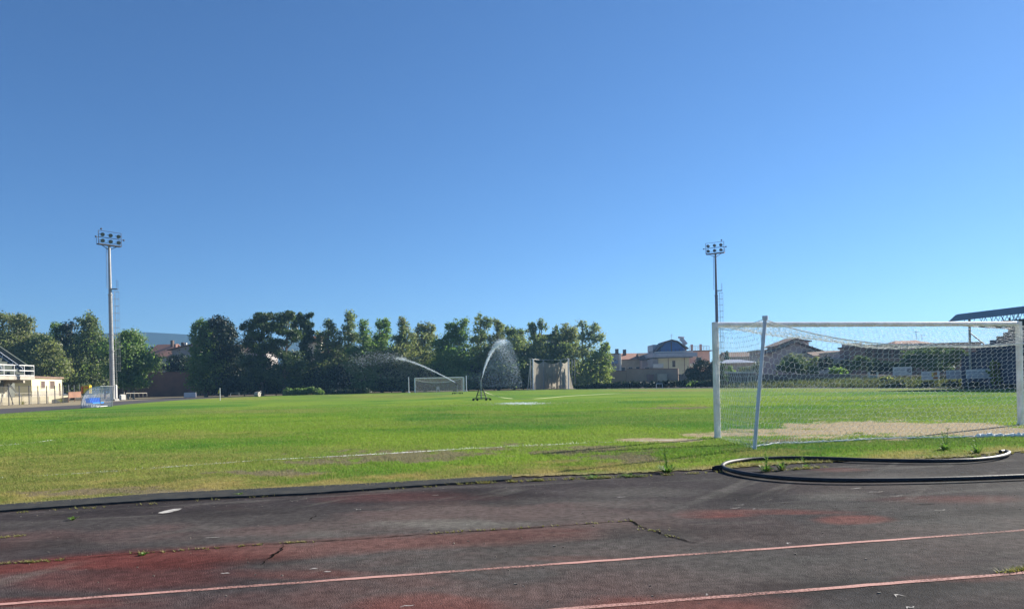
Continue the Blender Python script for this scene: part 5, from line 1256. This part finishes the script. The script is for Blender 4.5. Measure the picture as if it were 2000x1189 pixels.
for x, d in ((1895, 64.8), (1974, 66.5)):
    b_ = Vector((w(x, 700, d).x, d, .8)); zt_ = hz(x, 620, d); MB().tube([b_, Vector((b_.x, b_.y, zt_))], .10 if x < 1900 else .07, 8).build('roof_post', M['tower_grey'], rs)
    if x < 1900: c_ = P3(1921, 671, d+1.2); MB().tube([Vector((b_.x, b_.y, hz(1895, 649, d))), c_, c_+Vector((2.2,1,-2))], .055, 6).build('brace', M['tower_grey'], rs)
pr2 = P3(1928, 668, 69)
MB().add([R(5.2,-.4,zf+1.0), R(10.5,-.4,zf+1.0), R(10.5,-.4,zf+4.2), R(8.2,-.4,zf+4.4), R(5.2,-.4,zf+2.8), R(5.2,.2,zf+1.0), R(10.5,.2,zf+1.0), R(10.5,.2,zf+4.2), R(8.2,.2,zf+4.4), R(5.2,.2,zf+2.8)], [(0,1,2,3,4),(9,8,7,6,5),(0,5,6,1),(1,6,7,2),(2,7,8,3),(3,8,9,4),(4,9,5,0)]).build('end_wall', M['brick_wall'], rs)
m = MB()
for z in (.5, 1.0): m.tube([R(-.06,0,zf+z), R(-.06,LEN,zf+z)], .03, 5)
for k in range(20): m.tube([R(-.06,LEN*k/20,zf), R(-.06,LEN*k/20,zf+1.0)], .03, 5)
m.build('front_railing', M['steel_dark'], rs)
# ---------------------------------------------------------------- foliage
def leaf_cards(C, Rr, n, size, seed, shell=.55, droop=.3, aspect=1.7):
    """n leaf cards scattered in an ellipsoid as sub-clumps; returns verts (k,4,3)"""
    r = np.random.default_rng(seed)
    C = np.array(C); Rr = np.array(Rr)
    nc = max(9, int(n/90))
    dv = r.normal(size=(nc, 3)); dv /= np.linalg.norm(dv, axis=1)[:, None]
    rad = (shell+(1-shell)*r.random(nc)**.7)[:, None]*(.72+.40*r.random(nc))[:, None]
    cc = C+dv*rad*Rr; cr = (.16+.20*r.random(nc))
    k = r.integers(0, nc, n)
    off = r.normal(size=(n, 3))*cr[k][:, None]*np.minimum(Rr, Rr.mean()*1.2)*.85
    p = cc[k]+off
    fill = r.random(n) < .16                                   # loose leaves through the whole crown
    q = r.normal(size=(n, 3)); q /= np.linalg.norm(q, axis=1)[:, None]; q *= (r.random(n)**.40*1.08)[:, None]
    p[fill] = (C+q*Rr)[fill]
    p[:, 2] -= droop*np.abs(r.normal(size=n))*cr[k]*Rr[2]*.6
    o = p-np.where(fill[:, None], C[None], cc[k]); o /= np.linalg.norm(o, axis=1)[:, None]+1e-6
    nn = o+.55*r.normal(size=(n, 3))+np.array((0,0,.2)); nn /= np.linalg.norm(nn, axis=1)[:, None]   # leaves face outwards
    a = r.normal(size=(n, 3)); a[:, 2] -= droop*2.0; a -= nn*(a*nn).sum(1)[:, None]; a /= np.linalg.norm(a, axis=1)[:, None]
    b = np.cross(a, nn); b /= np.linalg.norm(b, axis=1)[:, None]
    s = size*(.55+.9*r.random(n))[:, None]
    L2, W2 = a*s*aspect*.5, b*s*.5
    return np.stack([p-L2*.9, p-W2*.8+L2*.1, p+L2, p+W2*.8+L2*.1], 1)
def cards_obj(name, V, m, parent=None, label=None):
    V = np.concatenate(V); f = np.arange(len(V)*4).reshape(-1, 4)
    return mesh_obj(name, V.reshape(-1, 3), f, m, parent, label)
SEED = [100]
def tree(name, lab, d, blobs, m_, bark='bark', trunk=None, size=.27, dens=1.0, cat='tree', depth=1.0, droop=.3, group='trees around the sports ground', zmin=.15, spikes=None, stems=1, shell=.55, wide=1.22):
    bx = [(P3(x, y, d), rx*wide*(1+(.38*min(1, max(0, (y-642)/40)) if name == 'eucalyptus_tree' else 0))*d/F, ry*1.06*d/F) for x, y, rx, ry in blobs]
    if trunk is None: trunk = np.mean([p.x for p, _, _ in bx])
    else: trunk = w(trunk, 760, d).x
    base = Vector((trunk, d, 0)); t = thing(name, lab, cat, base, group); V = []; r = random.Random(SEED[0])
    br = MB(); top = max(bx, key=lambda q: q[0].z)
    tz = top[0].z
    for s in range(stems):
        o = Vector(((s-(stems-1)/2)*.9, r.uniform(-.4,.4), 0))
        P_ = [base+o+up*-.1, base+o*1.2+Vector((r.uniform(-.3,.3),0,tz*.3)), base.lerp(top[0], .5)+o+up*0, top[0]+up*top[2]*.3]
        P_[2].z = tz*.6; r0 = max(.12, .028*tz)/(1+.3*(stems-1))
        br.tube(smooth_path(P_, 4), [r0*(1-.85*k/12) for k in range(13)], 7)
    for p, rx, ry in bx:
        z0 = max(.8, p.z-ry*1.0-abs(p.x-trunk)*.6); a = Vector((trunk+(p.x-trunk)*.15, d, min(z0, tz*.75)))
        e = p+up*ry*.4; br.tube([a, a.lerp(e, .5)+Vector((0,0,-.1)), e], [max(.05,.010*tz), max(.04,.008*tz), .025], 5)
        for k in range(5):
            q = p+Vector((r.uniform(-.8,.8)*rx, r.uniform(-.8,.8)*rx*depth, r.uniform(-.6,.9)*ry)); s0 = a.lerp(e, r.uniform(.4,.9)); br.tube([s0, s0.lerp(q, .5)-up*.1, q], [.05,.035,.015], 4)
    br.build('trunk', M[bark], t)
    for i, (p, rx, ry) in enumerate(bx):
        SEED[0] += 1
        n = int(dens*LEAF*(rx*ry*1.25+.8*rx*rx*.5)*(.34/size)**1.5/wide)
        C = np.array(p+Vector((0, r.uniform(-.4,.4)*rx*depth, 0)))
        V.append(leaf_cards(C, (rx, rx*depth, ry), max(60, n), size, SEED[0], droop=droop, shell=shell))
    if spikes:
        for (x0, y0, x1, y1) in spikes:
            a, b_ = P3(x0, y0, d), P3(x1, y1, d); SEED[0] += 1; rr = np.random.default_rng(SEED[0]); n = int(330*LEAF/46)
            tt = rr.random(n)**.8; q = np.array(a)[None]+(np.array(b_)-np.array(a))[None]*tt[:, None]+rr.normal(size=(n,3))*(.42*(1-tt)+.07)[:, None]
            v = leaf_cards((0,0,0), (1,1,1), n, size*.7, SEED[0]); v = v-v.mean(1, keepdims=True)+q[:, None, :]; V.append(v)
    Vc = np.concatenate(V); Vc[..., 2] = np.maximum(Vc[..., 2], zmin)
    cards_obj('crown', [Vc], M[m_], t); return t
E = 'eucalyptus_tree'
tree(E, 'brownish eucalyptus at the very left edge above the grandstand', 150, [(6,630,20,18),(8,660,24,22),(2,695,30,26),(5,730,30,20)], 'euc_tan', trunk=6)
tree(E, 'tan crowned eucalyptus second from the left edge', 148, [(40,628,15,14),(50,638,13,18),(40,658,22,18),(50,688,28,22),(45,720,30,20)], 'euc_tan', trunk=45)
tree(E, 'shorter yellow-green tree in the dip right of the tan eucalypts', 146, [(72,668,14,14),(76,694,24,20),(80,722,26,20)], 'euc', trunk=76)
tree(E, 'pointed dark eucalyptus standing in front of the dip, left of the floodlight tower', 153, [(112,640,9,12),(106,660,14,16),(104,690,22,20),(105,725,24,22)], 'green', trunk=107)
tree('bushy_tree', 'bushy olive-yellow tree right behind the yellow hut', 140, [(102,683,18,18),(92,705,26,18),(112,722,24,18),(95,735,26,14)], 'euc_tan', trunk=100)
tree(E, 'dark round topped eucalyptus between the hut and the floodlight tower', 154, [(140,644,13,14),(142,668,18,18),(138,698,26,24),(142,732,28,26),(145,755,24,14)], 'darkleaf', trunk=141)
tree(E, 'tall flat topped eucalyptus just left of the left floodlight tower', 149, [(174,627,15,13),(183,642,15,15),(176,660,18,18),(192,668,10,8),(172,690,28,22),(178,722,30,26),(175,748,30,18)], 'euc', trunk=176)
tree('bushy_tree', 'low dark bushy tree right behind the left floodlight tower', 150, [(205,695,16,16),(205,722,20,20),(208,748,20,18)], 'darkleaf', trunk=206)
tree(E, 'broad level topped eucalyptus with pale trunks right of the left floodlight tower', 139, [(240,660,15,14),(266,662,17,16),(252,682,28,20),(262,705,26,22),(245,722,24,22),(262,742,18,16)], 'green', bark='bark_pale', trunk=250, stems=3)
tree('olive_tree', 'greyish olive tree peeping over the reddish wall in front of the tiled house', 170, [(292,712,16,12),(310,716,13,9),(280,718,14,10)], 'olive', trunk=295)
tree('olive_tree', 'dark olive tree over the reddish wall in front of the grey house', 170, [(352,706,15,16),(342,718,16,10),(368,715,16,14)], 'darkleaf', trunk=354)
tree('broadleaf_tree', 'dense dark tree with a bright tuft, left of a pair before the pines', 144, [(394,638,14,13),(386,656,13,18),(412,664,13,19),(395,684,20,18),(408,708,28,24),(402,738,26,26)], 'green', trunk=402, dens=1.15)
tree('broadleaf_tree', 'wide round headed tree touching the left pine, right of the pair', 146, [(428,630,16,13),(444,640,12,14),(432,652,26,18),(445,684,28,22),(440,715,32,24),(445,744,34,22)], 'darkleaf', trunk=440, dens=1.15)
tree('pine_tree', 'big dark pine with layered flat crowns, left of two', 144, [(513,618,18,9),(498,630,18,9),(484,640,14,8),(522,640,22,11),(500,657,24,10),(486,672,14,8),(520,682,30,10),(500,705,30,12),(528,725,34,14),(498,742,32,18)], 'pine', trunk=512, size=.25, wide=1.08, dens=1.25, droop=0, shell=.45)
tree('pine_tree', 'lighter pine with yellow tufts leaning to the right, right of two', 142, [(552,620,18,10),(565,615,10,8),(548,637,18,9),(566,650,20,9),(578,660,12,9),(545,668,20,8),(556,692,26,9),(572,712,26,12),(556,738,32,20)], 'pine', trunk=556, size=.25, wide=1.08, dens=1.2, droop=0, shell=.45)
tree('spiky_conifer', 'dark conifer with horn-like twigs at the top, right of the pines', 148, [(586,628,12,9),(597,634,12,10),(592,652,13,12),(597,676,13,16),(590,706,18,22),(592,740,20,22)], 'pine', trunk=592, size=.26, wide=1.08, droop=0, spikes=[(572,628,570,609),(585,625,586,611),(595,622,612,612),(600,640,612,632),(600,652,613,648),(602,662,612,664),(578,640,568,634)])
tree(E, 'pointed eucalyptus right of the spiky conifer with a lower left shoulder', 150, [(642,632,8,11),(645,650,13,16),(628,658,12,12),(640,680,18,16),(625,700,14,14),(645,715,26,16),(640,742,28,20)], 'euc', trunk=640, dens=.85)
tree(E, 'tallest slender eucalyptus of the centre row, narrow head above the rest', 152, [(681,613,9,11),(684,628,9,11),(683,645,13,13),(692,660,12,12),(674,672,13,14),(684,695,20,18),(680,722,24,18),(684,745,24,18)], 'euc', trunk=682, dens=.85)
tree(E, 'narrow dark eucalyptus right beside the tallest one', 146, [(709,635,8,11),(709,652,10,13),(716,672,12,14),(706,692,18,16),(714,718,22,18),(712,744,22,18)], 'green', trunk=711)
tree(E, 'twin headed green eucalyptus left of the thin water jet', 150, [(741,633,8,10),(753,636,9,12),(745,654,13,14),(735,675,14,14),(752,684,18,16),(745,710,26,18),(748,740,28,22)], 'green', trunk=746)
tree(E, 'eucalyptus with a pointed tan crown above the thin water jet', 147, [(785,625,6,9),(787,640,10,12),(795,655,13,13),(780,662,12,10),(790,682,20,16),(785,708,24,18),(790,740,28,22)], 'euc_tan', trunk=788)
tree(E, 'pale tan eucalyptus with a square head left of the far goal', 152, [(822,638,10,11),(838,640,10,12),(830,658,17,15),(826,680,20,16),(834,706,24,20),(830,738,26,22)], 'euc_tan', trunk=830, dens=.9)
tree(E, 'broad dark eucalyptus with two green heads above the far goal', 146, [(903,632,10,11),(882,640,11,13),(898,652,12,14),(884,664,14,14),(866,674,14,14),(892,692,24,18),(880,716,30,20),(890,742,30,20)], 'green', trunk=888, dens=1.1)
tree(E, 'open crowned grey eucalyptus behind the tall sprinkler jet', 150, [(938,626,11,11),(949,634,10,13),(940,652,14,13),(930,672,14,14),(945,690,18,16),(938,718,24,18),(942,744,24,18)], 'euc', trunk=941, dens=.75)
tree(E, 'slim eucalyptus just right of the tall sprinkler jet', 148, [(970,633,8,10),(978,645,9,11),(974,664,13,15),(972,690,18,18),(976,722,24,20),(975,746,24,16)], 'euc_tan', trunk=974)
tree(E, 'wide sloping eucalyptus behind the falling drops', 145, [(995,644,11,10),(1008,652,12,12),(1004,672,20,14),(1015,694,20,18),(1002,718,24,20),(1008,744,24,18)], 'euc', trunk=1004)
tree(E, 'eucalyptus with two small rounded heads above the throwing cage', 150, [(1040,638,8,9),(1059,632,8,12),(1036,648,9,8),(1050,660,14,10),(1044,684,20,15),(1056,712,26,18),(1050,742,26,20)], 'euc', trunk=1050, dens=.9)
tree(E, 'small thin topped eucalyptus in the gap left of the tan one over the cage', 148, [(1086,645,7,9),(1080,660,10,9),(1088,678,15,13),(1084,704,22,18),(1086,738,24,22)], 'euc', trunk=1085, dens=.8)
tree(E, 'eucalyptus with an egg shaped tan head at the right of the cage', 150, [(1104,643,9,11),(1118,648,9,14),(1110,664,15,15),(1115,690,18,16),(1110,718,20,20),(1112,745,18,16)], 'euc_tan', trunk=1112)
tree('poplar_tree', 'airy pale poplar with sky showing through, tallest at the right end of the row', 146, [(1138,634,9,9),(1150,645,12,10),(1164,640,10,11),(1172,655,9,11),(1140,660,10,10),(1158,668,16,12),(1136,684,11,11),(1150,690,12,9)], 'silver', trunk=1138, size=.26, dens=.62, depth=.8)
tree('bushy_tree', 'bright yellow-green bushy tree ending the row at the right', 143, [(1182,678,9,9),(1172,692,13,11),(1184,700,10,14),(1160,705,16,12),(1172,720,18,14),(1150,724,20,18),(1176,740,12,14),(1150,746,20,14)], 'yellowgreen', trunk=1172)
# understorey shrubs in the shade of the trees
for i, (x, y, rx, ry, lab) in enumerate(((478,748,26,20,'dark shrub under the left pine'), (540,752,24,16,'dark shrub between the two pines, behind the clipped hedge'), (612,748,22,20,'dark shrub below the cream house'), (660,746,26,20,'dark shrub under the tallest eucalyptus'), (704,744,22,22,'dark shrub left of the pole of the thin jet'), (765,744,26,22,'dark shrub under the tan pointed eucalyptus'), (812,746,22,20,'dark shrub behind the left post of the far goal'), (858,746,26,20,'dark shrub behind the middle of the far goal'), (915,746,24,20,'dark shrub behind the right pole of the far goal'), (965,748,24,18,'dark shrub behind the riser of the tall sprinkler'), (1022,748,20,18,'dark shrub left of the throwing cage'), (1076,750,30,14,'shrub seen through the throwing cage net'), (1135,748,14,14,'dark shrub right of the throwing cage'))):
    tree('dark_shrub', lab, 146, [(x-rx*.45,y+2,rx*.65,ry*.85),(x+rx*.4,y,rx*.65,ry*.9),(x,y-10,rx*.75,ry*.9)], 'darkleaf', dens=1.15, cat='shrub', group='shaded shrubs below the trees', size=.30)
def hedge(lab, x0, x1, y0, y1, d0, d1, m_='darkleaf', size=.24, dens=1.25, bumps=None):
    a, b_ = Vector((w(x0, 750, d0).x, d0, 0)), Vector((w(x1, 750, d1).x, d1, 0)); h = hz((x0+x1)/2, y0, (d0+d1)/2)
    t = thing('hedge', lab, 'hedge', (a+b_)/2, 'hedges at the far end'); L_ = (b_-a).length; n = max(2, int(L_/1.1)); V = []; sm = MB(); r = random.Random(int(x0))
    for k in range(n):
        q = a.lerp(b_, (k+.5)/n); hh = h*r.uniform(.82,1.06); SEED[0] += 1
        V.append(leaf_cards((q.x, q.y+r.uniform(-.15,.15), hh*.52), (.85,.7,hh*.52), int(dens*LEAF*2.3), size, SEED[0], droop=0, shell=.6))
        sm.tube([q-up*.05, q+up*hh*.6], [.07,.03], 5)
    Vc = np.concatenate(V); Vc[..., 2] = np.maximum(Vc[..., 2], .03); cards_obj('foliage', [Vc], M[m_], t); sm.build('stem', M['bark'], t)
hedge('clipped green hedge on the far verge below the pines', 554, 628, 758, 770.5, 130, 130, 'green')
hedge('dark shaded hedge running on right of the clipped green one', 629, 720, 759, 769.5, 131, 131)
hedge('dark hedge from the throwing cage to the tall brown wall', 1128, 1238, 746.5, 760, 126, 121)
hedge('dark hedge below the walled-up door', 1240, 1322, 745, 759, 120.5, 116.5)
hedge('rounder higher hedge clump left of the near goal', 1324, 1347, 743, 758, 116, 114)
hedge('light green bush in the hedge gap left of the near goal', 1349, 1361, 745, 758, 113.5, 113, 'green')
hedge('dark hedge clump next to the left post of the near goal', 1363, 1400, 742.5, 757, 112.5, 109.5)
B = 'bushes along the right side'
def bush(lab, d, blobs, m_, **k): return tree('bush', lab, d, blobs, m_, cat='bush', group=B, wide=1.05, size=k.pop('size', .26), dens=k.pop('dens', 1.0), **k)
bush('big dark bush in front of the pink house', 128, [(1352,728,14,11),(1370,716,18,14),(1388,722,14,16),(1362,735,18,8),(1384,738,16,9)], 'darkleaf')
tree('slim_tree', 'slim ivy covered tree just behind the left post of the near goal', 104, [(1410,716,6,14),(1412,738,8,16),(1408,752,6,7)], 'bushgreen', cat='tree', size=.22)
tree('cypress_tree', 'small dark cypress rising behind the metal roofed shed', 175, [(1419,692,3,7),(1419,702,5,7),(1419,712,6,8)], 'pine', cat='tree', size=.26, dens=1.6, group=None)
bush('yellow-green bush behind the grey panel wall', 112, [(1424,722,7,6),(1431,726,5,4)], 'green')
bush('grey-green bush in front of the metal roofed shed', 116, [(1460,722,16,8),(1478,718,10,10)], 'olive')
bush('dark green bush below the big stepped house', 104, [(1545,712,16,12),(1565,717,18,12),(1530,718,12,9),(1585,722,14,9)], 'bushgreen')
bush('bluish bush under the balcony of the big stepped house', 125, [(1552,700,14,9),(1536,704,10,8)], 'olive')
bush('ochre bush on the slope right of the big stepped house', 112, [(1592,706,12,7),(1578,710,8,6)], 'euc_tan')
bush('dark bush at the shadowed middle of the net', 104, [(1615,708,14,10),(1632,716,12,8),(1655,714,13,9)], 'darkleaf')
bush('bright yellow-green bush over the middle of the panel wall', 94, [(1636,723,12,6),(1648,727,9,5),(1628,726,7,5)], 'green')
bush('green bush in front of the corner house', 100, [(1682,702,12,7),(1698,706,10,7),(1674,712,10,8),(1700,716,14,8)], 'bushgreen')
bush('dark green bush below the brick building', 92, [(1722,712,16,9),(1740,716,14,9),(1712,722,12,7)], 'darkleaf')
bush('large ivy green mound in front of the brick building', 94, [(1782,692,22,10),(1815,690,24,12),(1845,694,16,10),(1795,708,32,12),(1840,712,28,12),(1770,712,18,10)], 'bushgreen')
bush('yellow-green bush beside the dark grandstand steps', 80, [(1868,690,14,8),(1880,696,12,9),(1860,702,14,8)], 'bushgreen')
bush('small ochre bush between the gate and the first sponsor board', 78, [(1734,739,7,4),(1726,740,5,3)], 'euc_tan')
bush('creeper covered column between the widest board and the right post', 62, [(1944,713,8,9),(1943,730,8,10),(1945,747,8,10)], 'yellowgreen')
for x, d, rx, ry, lab in ((1706,79,9,4,'low dark bush at the foot of the gate'), (1760,73,16,3.5,'low dark growth below the first sponsor board'), (1815,69.5,14,5,'low dark growth below the orange board'), (1860,67,14,6,'low dark growth below the faded grey board'), (1905,64.5,18,6,'low dark growth below the widest board')):
    bush(lab, d, [(x-rx*.4,753-ry*.5,rx*.6,ry),(x+rx*.4,753-ry*.4,rx*.6,ry)], 'darkleaf', size=.18)
# tall dry grass on the bank
tf = MB(); r = random.Random(3)
for k in range(5200):
    x = 1405+590*r.random(); d0 = np.interp(x, [p[0] for p in prof_], [p[2] for p in prof_]); s = r.random()*4.2
    p = Vector((w(x, 757, d0).x, d0, 0))+Vector((.97,.25,0))*s; p.z = np.interp(s, [0,1.6,4], [-.05,.35,.75])
    for j in range(2):
        h = .15+.35*r.random(); a = r.random()*2*PI; t_ = p+Vector((math.cos(a)*.2, math.sin(a)*.2, h)); sd = Vector((math.cos(a+1.5), math.sin(a+1.5), 0))*.05; tf.add([p-sd, p+sd, t_], [(0,1,2)])
M['bankgrass'] = leaf_mat('bank_grass', (.095,.115,.048), (.065,.09,.032), (.15,.14,.075), .35, .4)
tag(tf.build('bank_grass', M['bankgrass']), 'tall dry grass on the bank beyond the right hand track', 'grass', kind='stuff')
